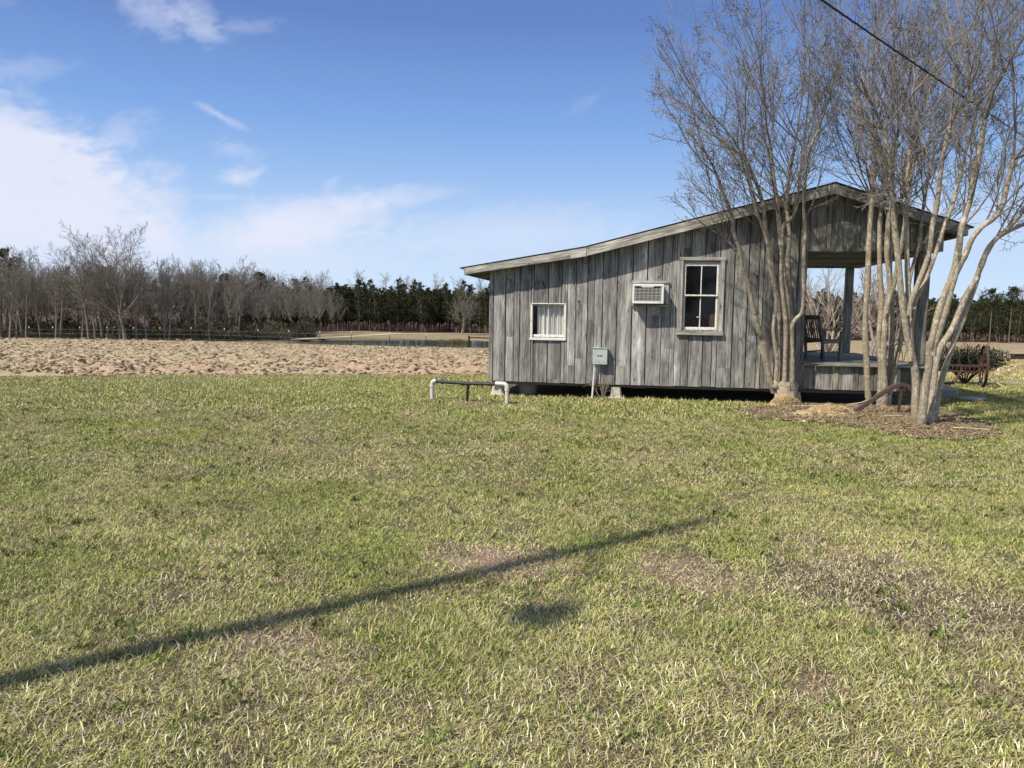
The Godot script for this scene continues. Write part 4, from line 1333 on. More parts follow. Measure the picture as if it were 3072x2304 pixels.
func build_chair() -> void:
	var r := RandomNumberGenerator.new()
	r.seed = 9
	var foot := HOUSE_AT + Vector3(6.66, 0, -0.95).rotated(Vector3.UP, deg_to_rad(HOUSE_TURN)) + Vector3(0, 0.811, 0)
	# its own axes: x runs forward from the back, z towards the viewer's side
	var c := thing("porch_chair", "dark slatted wooden armchair facing outward on the porch", "chair", foot, 20.0)
	var k := Color(0.5, 0.48, 0.43)
	for z in [0.0, -0.5]:
		plank(c, "leg", Vector3(0.02, 0.0, z), Vector3(-0.03, 0.43, z), 0.05, 0.05, r, k)
		plank(c, "back_post", Vector3(-0.03, 0.43, z), Vector3(-0.14, 0.9, z), 0.05, 0.045, r, k)
		plank(c, "leg", Vector3(0.42, 0.0, z), Vector3(0.44, 0.6, z), 0.055, 0.05, r, k)
		plank(c, "armrest", Vector3(-0.07, 0.62, z), Vector3(0.5, 0.625, z), 0.075, 0.026, r, k)
		plank(c, "side_rail", Vector3(-0.02, 0.37, z), Vector3(0.43, 0.4, z), 0.03, 0.07, r, k)
		plank(c, "side_rail", Vector3(0.0, 0.16, z), Vector3(0.43, 0.18, z), 0.025, 0.035, r, k)
	for q in [[-0.028, 0.42, 0.06], [-0.135, 0.87, 0.09]]:
		plank(c, "back_rail", Vector3(q[0], q[1], -0.02), Vector3(q[0], q[1], -0.48), 0.026, q[2], r, k)
	for s in 7:
		var z := -0.07 - s * 0.06
		plank(c, "back_slat", Vector3(-0.03, 0.44, z), Vector3(-0.13, 0.84, z), 0.012, 0.036, r, k, Vector3.BACK)
	for s in 7:
		plank(c, "seat_slat", Vector3(0.01 + s * 0.066, 0.415, 0.0), Vector3(0.01 + s * 0.066, 0.415, -0.5), 0.056, 0.02, r, k)
	plank(c, "front_rail", Vector3(0.43, 0.38, -0.02), Vector3(0.43, 0.38, -0.48), 0.025, 0.07, r, k)


# ---------- trees ----------
# one limb and, from it, the limbs it carries; s holds a list per level
func grow(to: Array, p: Vector3, d: Vector3, rad: float, l: float, lev: int, r: RandomNumberGenerator, s: Dictionary, tips: Array) -> void:
	var segs: int = s.segs[lev]
	var pts := PackedVector3Array([p])
	var rr := PackedFloat32Array([rad])
	var dirs := [d]
	var tip_r: float = maxf(rad * s.tip[lev], s.least)
	for k in segs:
		d = (d + Vector3(r.randfn(), r.randfn() * 0.6, r.randfn()) * s.wob[lev] + Vector3.UP * s.up[lev]).normalized()
		p += d * l / segs
		if s.has("crown") and k > 0:
			# the crown's outline: limbs stop where the tree's reach ends
			var e: Vector3 = (p - s.crown) / s.reach
			if e.length() > s.edge and e.y > -0.6:
				break
		pts.append(p)
		rr.append(lerpf(rad, tip_r, float(k + 1) / segs))
		dirs.append(d)
	segs = pts.size() - 1
	to[lev].tube(pts, rr, s.sides[lev], lev == 0)
	if lev >= s.kids.size():
		if s.has("tip_share") and r.randf() < s.tip_share:
			tips.append([p, d])
		return
	var n: int = s.kids[lev]
	var spin := r.randf() * TAU
	for k in n:
		var f: float = lerpf(s.from[lev], 1.0, (k + r.randf() * 0.9) / n)
		var at := f * segs
		var a := mini(int(at), segs - 1)
		var q := pts[a].lerp(pts[a + 1], at - a)
		var dd: Vector3 = dirs[a + 1]
		spin += 2.4 + r.randfn() * 0.5
		var side := dd.cross(Vector3.RIGHT if absf(dd.x) < 0.8 else Vector3.BACK).normalized().rotated(dd, spin)
		var ang: float = s.ang[lev] * r.randf_range(0.6, 1.35) * (1.0 - 0.35 * f)
		var cd := (dd * cos(ang) + side * sin(ang)).normalized()
		var thick: float = maxf(s.least, lerpf(rr[a], rr[a + 1], at - a) * s.thin[lev] * r.randf_range(0.75, 1.05))
		grow(to, q, cd, thick, l * s.len[lev] * r.randf_range(0.65, 1.2) * (1.0 - s.taper[lev] * f), lev + 1, r, s, tips)


func twig_shapes(n: int, base: Color, end: Color) -> Array:
	var a := []
	for k in n:
		var s := Shape.new()
		s.col = base.lerp(end, float(k) / maxf(1.0, n - 1))
		a.append(s)
	return a


func join(a: Array) -> Shape:
	var s := Shape.new()
	for q in a:
		var o := s.v.size()
		s.v.append_array(q.v)
		s.n.append_array(q.n)
		s.t.append_array(q.t)
		s.c.append_array(q.c)
		for k in q.i:
			s.i.append(k + o)
	return s


func crape_myrtle(label: String, at: Vector3, stems: Array, seed_at: int, stump: bool, lean: Vector3, crown: Vector3, reach: Vector3) -> void:
	var r := RandomNumberGenerator.new()
	r.seed = seed_at
	var o := thing("crape_myrtle", label, "tree", at, 0.0, "crape myrtles before the porch")
	var spec := {"segs": [7, 5, 4, 3], "wob": [0.13, 0.16, 0.2, 0.25], "up": [0.07, 0.06, 0.05, 0.03], "tip": [0.3, 0.4, 0.5, 0.6], "crown": crown, "reach": reach, "edge": 1.0, "least": 0.0026, "sides": [5, 4, 3, 3], "kids": [7, 5, 4], "from": [0.12, 0.12, 0.2], "ang": [0.7, 0.7, 0.8], "thin": [0.7, 0.68, 0.65], "len": [0.52, 0.5, 0.5], "taper": [0.35, 0.35, 0.3], "tip_share": 0.035}
	var levels := twig_shapes(4, Color(0.22, 0.195, 0.165), Color(0.265, 0.25, 0.24))
	var tips := []
	var knots := Shape.new()
	for st in stems:
		var pts := PackedVector3Array()
		var rad := PackedFloat32Array()
		var m: int = st.size() / 4
		for k in m - 1:
			for j in 4:
				var f := j / 4.0
				var get_p := func(x: int) -> Vector3:
					x = clampi(x, 0, m - 1)
					return Vector3(st[x * 4], st[x * 4 + 1], st[x * 4 + 2])
				var p: Vector3 = get_p.call(k).cubic_interpolate(get_p.call(k + 1), get_p.call(k - 1), get_p.call(k + 2), f)
				var bump := 1.0 + 0.13 * fine.get_noise_2d(p.y * 9.0 + seed_at, p.x * 9.0) + 0.07 * sin(p.y * 5.0 + p.x * 9.0)
				if stump and st == stems[0]:
					bump *= 1.0 + 0.75 * smoothstep(0.2, 0.05, absf(p.y - 1.08)) * (1.0 + 0.6 * fine.get_noise_1d(p.y * 40.0))
				if p.y < 0.35 and not stump:
					bump *= 1.0 + 0.5 * (0.35 - p.y)
				pts.append(p)
				rad.append(lerpf(st[k * 4 + 3], st[k * 4 + 7], f) * bump)
		pts.append(Vector3(st[m * 4 - 4], st[m * 4 - 3], st[m * 4 - 2]))
		rad.append(st[m * 4 - 1])
		if not stump:
			pts[0] -= Vector3(0, 0.12, 0)
		var sh := Shape.new()
		sh.tube(pts, rad, 11)
		part("stem", sh, M.bark, o)
		# burls and cut stubs on the stem
		for k in 1:
			var a := r.randi_range(3, pts.size() / 2)
			var side := Vector3(r.randfn(), 0.3, absf(r.randfn())).normalized()
			knots.lump(pts[a] + side * rad[a] * 0.55, Vector3(0.8, 1.3, 0.8) * rad[a] * r.randf_range(0.5, 0.75), 0.9, fine, 6, 9, 90.0)
		# limbs along the upper half and three from the end
		var high := pts.size()
		var limbs := 8
		for k in limbs:
			var f := lerpf(0.58, 1.0, pow((k + r.randf()) / limbs, 0.75))
			if k >= limbs - 3:
				f = 1.0
			var a := mini(int(f * (high - 1)), high - 2)
			var d := (pts[a + 1] - pts[a]).normalized()
			var out := (Vector3(pts[a].x, 0, pts[a].z) * 0.5 + Vector3(r.randfn(), r.randf() * 0.4, r.randfn()) * 0.6 + lean)
			var dd := (d * 0.6 + out * r.randf_range(0.2, 1.35) + Vector3.UP * 0.3).normalized()
			spec.edge = r.randf_range(0.8, 1.05)
			var l := r.randf_range(1.9, 3.3) * (1.0 if f > 0.8 else 0.7)
			grow(levels, pts[a + 1] if f > 0.95 else pts[a], dd, rad[a] * (0.62 if f > 0.95 else 0.38) * r.randf_range(0.75, 1.05), l, 0, r, spec, tips)
	if stump:
		var sh := Shape.new()
		var prof := [[-0.12, 0.24], [0.0, 0.215], [0.1, 0.205], [0.2, 0.21], [0.3, 0.22], [0.36, 0.215], [0.41, 0.18], [0.44, 0.09]]
		var base := sh.v.size()
		for a in prof.size():
			for b in 21:
				var w := TAU * (b % 20) / 20.0
				var k: float = prof[a][1] * (1.0 + 0.12 * sin(w * 3.0 + 0.6) + 0.14 * fine.get_noise_3d(cos(w) * 40.0, prof[a][0] * 90.0, sin(w) * 40.0))
				sh.v.append(Vector3(cos(w) * k + 0.03, prof[a][0], sin(w) * k))
				sh.n.append(Vector3(cos(w), 0.15, sin(w)).normalized())
				sh.t.append(Vector2(w, prof[a][0]))
				sh.c.append(Color.WHITE)
		for a in prof.size() - 1:
			for b in 20:
				var q := base + a * 21 + b
				sh.i.append_array([q, q + 1, q + 21, q + 1, q + 22, q + 21])
		part("stump", sh, M.bark, o)
		for q in [[-0.17, 0.35, 0.11, 0.08], [0.03, 0.34, 0.16, 0.07]]:
			knots.lump(Vector3(q[0], q[1], q[2]), Vector3(q[3], q[3] * 1.2, q[3] * 0.8) * 0.85, 1.1, fine, 9, 12, 80.0)
	part("burls", knots, M.bark, o).set_meta("kind", "stuff")
	part("branches", join([levels[0], levels[1]]), M.twig, o).set_meta("kind", "stuff")
	part("twigs", join([levels[2], levels[3]]), M.twig, o).set_meta("kind", "stuff")
	var seeds := Shape.new()
	for q in tips:
		if q[0].y < 4.6 and r.randf() < 0.75:
			continue
		for k in r.randi_range(8, 20):
			var e: Vector3 = q[0] + q[1] * r.randf_range(-0.02, 0.16) + Vector3(r.randfn(), r.randfn(), r.randfn()) * 0.05
			seeds.col = Color(0.035, 0.026, 0.02) * r.randf_range(0.7, 1.6)
			seeds.lump(e, Vector3(0.0065, 0.0085, 0.0065), 0.0, fine, 3, 5)
			seeds.col = Color(0.12, 0.1, 0.08)
			if k % 3 == 0:
				seeds.tube(PackedVector3Array([q[0], e]), PackedFloat32Array([0.0022, 0.0016]), 3, false)
	if seeds.v.size():
		part("seed_heads", seeds, M.twig, o).set_meta("kind", "stuff")


func bare_tree_meshes(seed_at: int, tall: float, round_crown: bool) -> Array:
	var r := RandomNumberGenerator.new()
	r.seed = seed_at
	var s := {"segs": [7, 5, 4, 3, 2], "wob": [0.06, 0.14, 0.17, 0.2, 0.22], "up": [0.06, 0.07, 0.05, 0.04, 0.04], "tip": [0.25, 0.3, 0.35, 0.45, 0.6], "least": 0.012, "sides": [7, 5, 4, 3, 3], "kids": [13, 6, 5, 4], "from": [0.38, 0.22, 0.2, 0.2], "ang": [0.75, 0.65, 0.7, 0.75], "thin": [0.5, 0.55, 0.55, 0.6], "len": [0.42, 0.5, 0.5, 0.5], "taper": [0.45, 0.35, 0.3, 0.3]}
	if round_crown:
		s.kids = [13, 10, 7, 5]
		s.from = [0.5, 0.2, 0.2, 0.2]
		s.ang = [1.0, 0.75, 0.7, 0.75]
		s.len = [1.35, 0.46, 0.46, 0.5]
		s.taper = [0.1, 0.3, 0.3, 0.3]
		s.tip = [0.6, 0.3, 0.35, 0.45, 0.6]
		s.thin = [0.55, 0.5, 0.5, 0.6]
	var a := twig_shapes(5, Color(0.21, 0.195, 0.165), Color(0.205, 0.19, 0.165))
	grow(a, Vector3(0, -0.3, 0), Vector3.UP, tall * 0.0135 + 0.03, tall * (0.4 if round_crown else 0.86), 0, r, s, [])
	return [a[0].mesh(), join(a.slice(1)).mesh()]


func pine_meshes(seed_at: int, tall: float, from: float) -> Array:
	var r := RandomNumberGenerator.new()
	r.seed = seed_at
	var trunk := Shape.new()
	trunk.col = Color(0.17, 0.135, 0.11)
	var p := PackedVector3Array()
	var q := PackedFloat32Array()
	var sway := Vector2(r.randfn(), r.randfn()) * 0.02
	for k in 9:
		var f := k / 8.0
		p.append(Vector3(sway.x * tall * f * f, tall * f * 0.97 - 0.3, sway.y * tall * f * f))
		q.append(lerpf(0.17, 0.03, f))
	trunk.tube(p, q, 7)
	var crown := Shape.new()
	var limbs := Shape.new()
	limbs.col = Color(0.12, 0.1, 0.08)
	var n := 42
	for k in n:
		var f := (k + r.randf()) / n
		var y := lerpf(tall * from, tall * 0.98, f)
		var reach := tall * 0.19 * sqrt(maxf(0.05, 1.0 - pow(f, 1.7))) * r.randf_range(0.65, 1.15) * smoothstep(-0.15, 0.25, f)
		var w := r.randf() * TAU
		var d := Vector3(cos(w), r.randf_range(0.05, 0.5) + f * 0.5, sin(w)).normalized()
		var at := Vector3(sway.x * y, y - 0.3, sway.y * y)
		limbs.tube(PackedVector3Array([at, at + d * reach]), PackedFloat32Array([0.045, 0.015]), 3, false)
		for j in 12:
			var c := at + d * reach * r.randf_range(0.35, 1.05) + Vector3(r.randfn(), r.randfn() * 0.7, r.randfn()) * reach * 0.2
			var tone := Color(0.056, 0.066, 0.033) * r.randf_range(0.5, 1.4)
			for b in 9:
				var dir := (Vector3(r.randfn(), r.randfn() * 0.8 + 0.35, r.randfn())).normalized()
				var side := dir.cross(Vector3(r.randfn(), r.randfn(), r.randfn())).normalized()
				var l := r.randf_range(0.25, 0.5) * tall / 14.0
				crown.leaf(c - side * 0.06, c + side * 0.06, c + dir * l, side.cross(dir).normalized(), tone, tone)
	return [trunk.mesh(), join([crown, limbs]).mesh()]


func tree(called: String, label: String, group: String, kit: Array, at: Vector3, turn: float, size: Vector3, wood_m: Material, crown_m: Material) -> void:
	var o := thing(called, label, "tree", at, turn, group)
	var t := part("trunk", kit[0], wood_m, o)
	t.scale = size
	var c := part("crown", kit[1], crown_m, o)
	c.scale = size


func build_woods() -> void:
	var r := RandomNumberGenerator.new()
	r.seed = 31
	var bare := []
	for k in 5:
		bare.append(bare_tree_meshes(40 + k, 15.0, false))
	var oak := bare_tree_meshes(61, 15.0, true)
	var pines := []
	for k in 5:
		pines.append(pine_meshes(80 + k, 14.0, 0.2))
	var old_pine := pine_meshes(93, 16.0, 0.68)
	var lower := []
	for k in 3:
		lower.append(pine_meshes(96 + k, 14.0, 0.18))
	# bare hardwoods left of the pond: front row, then rows behind
	for k in 74:
		var f := k / 74.0
		var x := lerpf(-118.0, -50.0, f) + r.randfn() * 1.2
		var back := r.randf()
		var z := -lerpf(131.0, 152.0, back) - maxf(0.0, (x + 68.0)) * 0.9
		var sc := r.randf_range(0.88, 1.22) * (1.0 + 0.0014 * (-z - 130.0)) * lerpf(1.06, 0.92, f)
		x *= -z / 140.0
		tree("bare_tree", "bare grey hardwood in the leafless wood beyond the ploughed field", "bare hardwoods beyond the field", bare[r.randi() % 5], Vector3(x, land(x, z), z), r.randf() * 360.0, Vector3(sc * 0.82, sc * 0.9, sc * 0.82), M.far_bark, M.twig)
	var big := Vector3(-66.5, 0, -132.0)
	big.y = land(big.x, big.z)
	tree("broad_oak", "tallest wide-crowned bare oak standing above the leafless wood", "", oak, big, 40.0, Vector3(1.5, 1.36, 1.5), M.far_bark, M.twig)
	tree("broad_oak", "wide-crowned bare oak crowding the tallest oak in the leafless wood", "", oak, Vector3(-73.0, land(-73.0, -137.0), -137.0), 150.0, Vector3(1.3, 1.2, 1.3), M.far_bark, M.twig)
	for q in [[-87.0, -133.0, 0.98], [-79.0, -134.0, 1.05], [-57.5, -150.0, 1.0], [-60.0, -147.0, 0.95]]:
		tree("bare_tree", "bare grey hardwood in the leafless wood beyond the ploughed field", "bare hardwoods beyond the field", bare[int(absf(q[0])) % 5], Vector3(q[0], land(q[0], q[1]), q[1]), q[0] * 31.0, Vector3.ONE * q[2], M.far_bark, M.twig)
	for k in 13:
		var x: float = [-88.5, -92.0, -78.5, -72.0, -84.0, -63.0, -66.0, -54.0, -58.0, -50.0, -47.0, -51.5, -44.5][k]
		var z := -r.randf_range(146.0, 160.0) - maxf(0.0, (x + 60.0)) * 1.4
		var sc := [1.12, 1.05, 1.0, 0.9, 0.85, 0.85, 0.8, 0.75, 0.8, 0.85, 0.9, 0.85, 0.9][k] as float
		x *= -z / 135.0
		tree("dark_pine", "dark green pine mixed into the leafless wood", "pines in the leafless wood", [old_pine, lower[0], lower[1]][k % 3], Vector3(x, land(x, z), z), r.randf() * 360.0, Vector3.ONE * sc, M.twig, M.needles)
	# the planted pine wood behind the pond and behind the porch
	for k in 190:
		var f := k / 190.0
		var a := lerpf(-0.37, 0.0, f * 2.0) if f < 0.5 else lerpf(0.33, 0.82, f * 2.0 - 1.0)
		var row := r.randi() % 4
		var z := -222.0 - row * 4.5 - r.randf() * 3.0
		var x := a * -z + r.randfn() * 0.8
		if f < 0.5:
			z += 6.0 * sin(x * 0.07)
		var sc := r.randf_range(0.78, 1.12)
		tree("pine_tree", "dark green pine in the planted pine wood beyond the pond" if f < 0.5 else "dark green pine in the planted wood behind the porch", "planted pines beyond the pond" if f < 0.5 else "planted pines behind the porch", (pines + lower)[r.randi() % 8], Vector3(x, land(x, z), z), r.randf() * 360.0, Vector3(sc, sc * r.randf_range(0.86, 1.05), sc), M.twig, M.needles)
	for q in [[132.5, -214.0, 0.95, 0], [138.5, -215.0, 0.98, 0]]:
		tree("old_pine", "tall old pine with a bare stem rising above the planted wood", "old pines above the wood", old_pine, Vector3(q[0], land(q[0], q[1]), q[1]), q[0] * 40.0, Vector3(1.0, q[2], 1.0), M.twig, M.needles)
	for k in 15:
		var a: float = [-0.26, -0.245, -0.235, -0.2, -0.19, -0.165, -0.14, -0.13, -0.1, -0.075, -0.06, -0.045, 0.6, 0.66, 0.7][k]
		var z := -252.0 - r.randf() * 8.0
		var sc := r.randf_range(1.05, 1.3)
		tree("bare_tree", "pale bare treetop showing above the planted pines", "bare treetops above the pines", bare[r.randi() % 5], Vector3(a * -z, land(a * -z, z), z), r.randf() * 360.0, Vector3.ONE * sc, M.far_bark, M.twig)
	var lone := Vector3(-14.0, 0, -212.0)
	lone.y = land(lone.x, lone.z)
	tree("pale_oak", "pale bare spreading tree in front of the dark pines by the pond", "", oak, lone, 200.0, Vector3(0.95, 0.88, 0.95), M.bark, M.twig)
	# what fills the woods behind and under these trees
	var w := []
	var t := PackedColorArray()
	for k in 520:
		var x := r.randf_range(-160.0, -45.0)
		var z := -r.randf_range(138.0, 200.0) - maxf(0.0, x + 60.0) * 0.9
		w.append(Transform3D(Basis(Vector3.UP, r.randf() * TAU).scaled(Vector3.ONE * r.randf_range(0.65, 1.02)), Vector3(x, land(x, z), z)))
		t.append(Color.WHITE)
	scatter("far_wood", "deep leafless wood behind the bare trees", "wood", bare[2][1], M.twig, w, t)
	w = []
	t = PackedColorArray()
	for k in 900:
		var a := r.randf_range(-0.38, 0.03) if k < 450 else r.randf_range(0.33, 0.84)
		var z := -r.randf_range(238.0, 310.0)
		w.append(Transform3D(Basis(Vector3.UP, r.randf() * TAU).scaled(Vector3.ONE * r.randf_range(0.75, 1.0)), Vector3(a * -z, land(a * -z, z), z)))
		t.append(Color.WHITE)
	for k in 2:
		scatter("far_pine_wood", ["crowns of the pine wood behind its first rows", "trunks of the pine wood behind its first rows"][k], "wood", pines[1][1 - k], [M.needles, M.twig][k], w, t)
	# undergrowth: leafy shrubs and saplings along the wood's edge
	var bush := Shape.new()
	for k in 700:
		var d := Vector3(r.randfn(), absf(r.randfn()), r.randfn()).normalized() * pow(r.randf(), 0.4)
		var c := d * Vector3(1.5, 2.3, 1.5)
		var dir := Vector3(r.randfn(), r.randfn() + 0.6, r.randfn()).normalized()
		var side := dir.cross(Vector3(r.randfn(), r.randfn(), r.randfn())).normalized()
		var tone := Color(0.1, 0.1, 0.05).lerp(Color(0.2, 0.165, 0.12), r.randf()) * r.randf_range(0.5, 1.4)
		bush.leaf(c - side * 0.06, c + side * 0.06, c + dir * r.randf_range(0.2, 0.5), side.cross(dir).normalized(), tone, tone)
	w = []
	t = PackedColorArray()
	for k in 700:
		var x := r.randf_range(-135.0, -46.0)
		var z := -r.randf_range(135.0, 160.0) - maxf(0.0, x + 66.0) * 0.9
		var sc := 0.35 + 1.3 * pow(r.randf(), 2.5)
		w.append(Transform3D(Basis(Vector3.UP, r.randf() * TAU).scaled(Vector3(sc, sc * r.randf_range(0.5, 1.5), sc)), Vector3(x, land(x, z), z)))
		var q := r.randf_range(0.6, 1.2)
		t.append(Color(q, q, q))
	scatter("undergrowth", "low brown and olive undergrowth at the foot of the leafless wood", "undergrowth", bush.mesh(), M.leafy, w, t)
	# reeds at the water's edge
	var reed := tuft(400, 60, 0.5, Vector2(0.5, 1.1), 0.03, 0.25, [Color(0.12, 0.11, 0.05), Color(0.2, 0.17, 0.08)])
	w = []
	t = PackedColorArray()
	for k in 90:
		var f := r.randf()
		w.append(Transform3D(Basis(Vector3.UP, r.randf() * TAU).scaled(Vector3.ONE * r.randf_range(0.7, 1.2)), Vector3(lerpf(-13.5, -9.5, f) + (0.0 if f > 0.2 else -1.5), -4.8, -157.0 + r.randfn() * 0.7)))
		t.append(Color.WHITE)
	scatter("reeds", "dark reeds standing in the far side of the pond", "reeds", reed, M.leafy, w, t)
	# trees behind the viewpoint: the tall window mirrors them
	for q in [[-9.0, 37.0], [-4.5, 39.0], [-0.5, 36.0], [3.5, 38.5], [7.5, 36.5], [12.0, 39.0]]:
		tree("pine_tree", "dark green pine across the yard, mirrored in the tall window", "pines across the yard", lower[int(absf(q[0])) % 3], Vector3(q[0], 0.0, q[1]), q[0] * 50.0, Vector3(1.0, 0.9, 1.0), M.twig, M.needles)
	# bare crape myrtle seen through the porch
	var s := {"segs": [4, 5, 4, 3, 3], "wob": [0.1, 0.1, 0.14, 0.17, 0.2], "up": [0.02, 0.07, 0.07, 0.05, 0.04], "tip": [0.8, 0.4, 0.4, 0.45, 0.6], "least": 0.0038, "sides": [7, 6, 4, 3, 3], "kids": [9, 7, 6, 5], "from": [0.4, 0.3, 0.2, 0.2], "ang": [0.75, 0.55, 0.6, 0.7], "thin": [0.6, 0.6, 0.6, 0.6], "len": [4.0, 0.55, 0.5, 0.5], "taper": [0.1, 0.3, 0.3, 0.3]}
	for q in [[11.0, -27.0, 5], [13.4, -28.0, 6]]:
		r.seed = q[2]
		var a := twig_shapes(5, Color(0.36, 0.33, 0.28), Color(0.27, 0.23, 0.2))
		grow(a, Vector3(0, -0.1, 0), Vector3.UP, 0.14, 0.75, 0, r, s, [])
		tree("pale_myrtle", "pale bare multi-stemmed myrtle behind the porch seen between its posts", "myrtles behind the porch", [a[0].mesh(), join(a.slice(1)).mesh()], Vector3(q[0], land(q[0], q[1]), q[1]), 0.0, Vector3.ONE, M.bark, M.twig)


# ---------- yard things ----------
func build_bed() -> void:
	var r := RandomNumberGenerator.new()
	r.seed = 13
	var xs := lines([[3.7, 8.2, 0.07]])
	var zs := lines([[-15.2, -10.3, 0.07]])
	var high := func(x: float, z: float) -> float:
		var e := 1e9
		for k in mulch_poly.size():
			e = minf(e, Geometry2D.get_closest_point_to_segment(Vector2(x, z), mulch_poly[k], mulch_poly[(k + 1) % mulch_poly.size()]).distance_to(Vector2(x, z)))
		return land(x, z) + 0.012 + smoothstep(0.0, 0.6, e) * (0.045 + 0.03 * fine.get_noise_2d(x * 3.0, z * 3.0))
	structure("mulch_bed", sheet(xs, zs, high, func(_x, _z): return Color.WHITE, in_mulch), M.mulch)
	# bark chips and leaf litter
	var chip := Shape.new()
	for k in 7:
		chip.col = [Color(0.25, 0.2, 0.13), Color(0.42, 0.35, 0.23), Color(0.15, 0.115, 0.08), Color(0.55, 0.47, 0.32), Color(0.31, 0.24, 0.17)][k % 5]
		chip.box(Vector3(r.randfn() * 0.035, 0.008 + r.randf() * 0.012, r.randfn() * 0.035), Vector3(r.randf_range(0.03, 0.075), 0.007, r.randf_range(0.007, 0.02)), 0.0, Basis.from_euler(Vector3(r.randfn() * 0.3, r.randf() * TAU, r.randfn() * 0.3)))
	var w := []
	var t := PackedColorArray()
	while w.size() < 7500:
		var x := r.randf_range(3.8, 8.0)
		var z := r.randf_range(-15.0, -10.4)
		if not in_mulch(x, z) and not (r.randf() < 0.05 and in_mulch(x + r.randfn() * 0.15, z + r.randfn() * 0.15)):
			continue
		w.append(Transform3D(Basis(Vector3.UP, r.randf() * TAU).scaled(Vector3.ONE * r.randf_range(0.6, 1.3)), Vector3(x, high.call(x, z), z)))
		var q := r.randf_range(0.65, 1.35)
		t.append(Color(q, q, q * r.randf_range(0.85, 1.1)))
	scatter("bark_chips", "brown bark chips and litter covering the mulch bed", "mulch", chip.mesh(), M.clod, w, t)
	# sawdust heaps
	for q in [[Vector3(5.33, 0.03, -12.75), Vector3(0.42, 0.17, 0.27), "yellow sawdust heap beside the old plough"], [Vector3(5.04, 0.04, -14.08), Vector3(0.27, 0.17, 0.16), "yellow sawdust heap against the stump by the wall"]]:
		var s := Shape.new()
		for k in 4:
			var off: Vector3 = Vector3(r.randfn() * 0.22, -0.02, r.randfn() * 0.18) * q[1] * 1.6 if k else Vector3.ZERO
			s.lump(off, q[1] * (1.0 if k == 0 else r.randf_range(0.4, 0.65)), 0.4, fine, 22, 34, 3.0)
		var o := part("sawdust_heap", s, M.sawdust)
		o.position = q[0]
		tag(o, q[2], "sawdust heap", "sawdust heaps")
	var crumb := Shape.new()
	crumb.col = Color.WHITE
	for k in 6:
		crumb.box(Vector3(r.randfn() * 0.02, r.randf() * 0.012, r.randfn() * 0.02), Vector3(r.randf_range(0.012, 0.03), 0.006, r.randf_range(0.005, 0.012)), 0.0, Basis.from_euler(Vector3(r.randfn() * 0.5, r.randf() * TAU, r.randfn() * 0.5)))
	w = []
	t = PackedColorArray()
	for k in 2600:
		var first := k < 1700
		var c := Vector3(5.33, 0.03, -12.75) if first else Vector3(5.04, 0.05, -14.05)
		var big := Vector3(0.42, 0.17, 0.27) if first else Vector3(0.27, 0.17, 0.16)
		var a := r.randf() * TAU
		var q := absf(r.randfn()) * 0.62
		var hgt := sqrt(maxf(0.0, 1.0 - q * q)) * big.y * 1.0 if q < 1.0 else 0.0
		var p := c + Vector3(cos(a) * q * big.x, 0.0, sin(a) * q * big.z)
		p.y = maxf(c.y + hgt * 0.98, high.call(p.x, p.z))
		w.append(Transform3D(Basis.from_euler(Vector3(r.randfn() * 0.4, a, r.randfn() * 0.4)), p))
		t.append(Color(0.52, 0.42, 0.25).lerp(Color(0.4, 0.28, 0.16), r.randf()) * r.randf_range(0.7, 1.25))
	scatter("sawdust_crumbs", "loose yellow sawdust crumbs on and around the heaps", "sawdust", crumb.mesh(), M.clod, w, t)
	# fallen twigs
	for q in [[Vector3(6.05, 0.1, -13.9), [Vector3(0, 0, 0), Vector3(0.3, 0.05, 0.02), Vector3(0.55, 0.17, 0.02), Vector3(0.62, 0.3, 0)], "pale fallen twig curling up from the mulch by the deck"], [Vector3(5.0, 0.1, -13.6), [Vector3(0, 0, 0), Vector3(0.4, 0.02, 0.03), Vector3(0.8, 0.0, 0.0), Vector3(1.2, 0.03, -0.05)], "long thin fallen twig lying across the mulch behind the sawdust"], [Vector3(6.0, 0.1, -12.4), [Vector3(0, 0, 0), Vector3(0.17, 0.004, 0.0), Vector3(0.34, 0.01, 0.0)], "short straight stick lying below the plough beam"], [Vector3(6.55, 0.08, -11.3), [Vector3(0, 0, 0), Vector3(0.2, 0.01, 0.1), Vector3(0.45, 0.0, 0.16)], "grey stick lying in the mulch before the front myrtle"]]:
		var s := Shape.new()
		s.col = Color(0.45, 0.39, 0.3)
		var rad := PackedFloat32Array()
		for k in q[1].size():
			rad.append(lerpf(0.012, 0.006, float(k) / q[1].size()))
		s.tube(PackedVector3Array(q[1]), rad, 6)
		var o := part("fallen_twig", s, M.twig)
		o.position = q[0]
		tag(o, q[2], "twig", "fallen twigs")
	# the old walking plough
	var p := thing("plough", "rusty old walking plough with an arched wooden beam in the mulch bed", "plough", Vector3(6.2, 0.0, -12.9))
	var beam := Shape.new()
	var way := [Vector3(-0.58, 0.0, 0.0), Vector3(-0.42, 0.09, 0.0), Vector3(-0.21, 0.24, 0), Vector3(0.01, 0.4, 0), Vector3(0.2, 0.525, 0), Vector3(0.33, 0.575, 0), Vector3(0.46, 0.545, 0), Vector3(0.57, 0.46, 0), Vector3(0.64, 0.34, 0), Vector3(0.67, 0.22, 0)]
	var prev := []
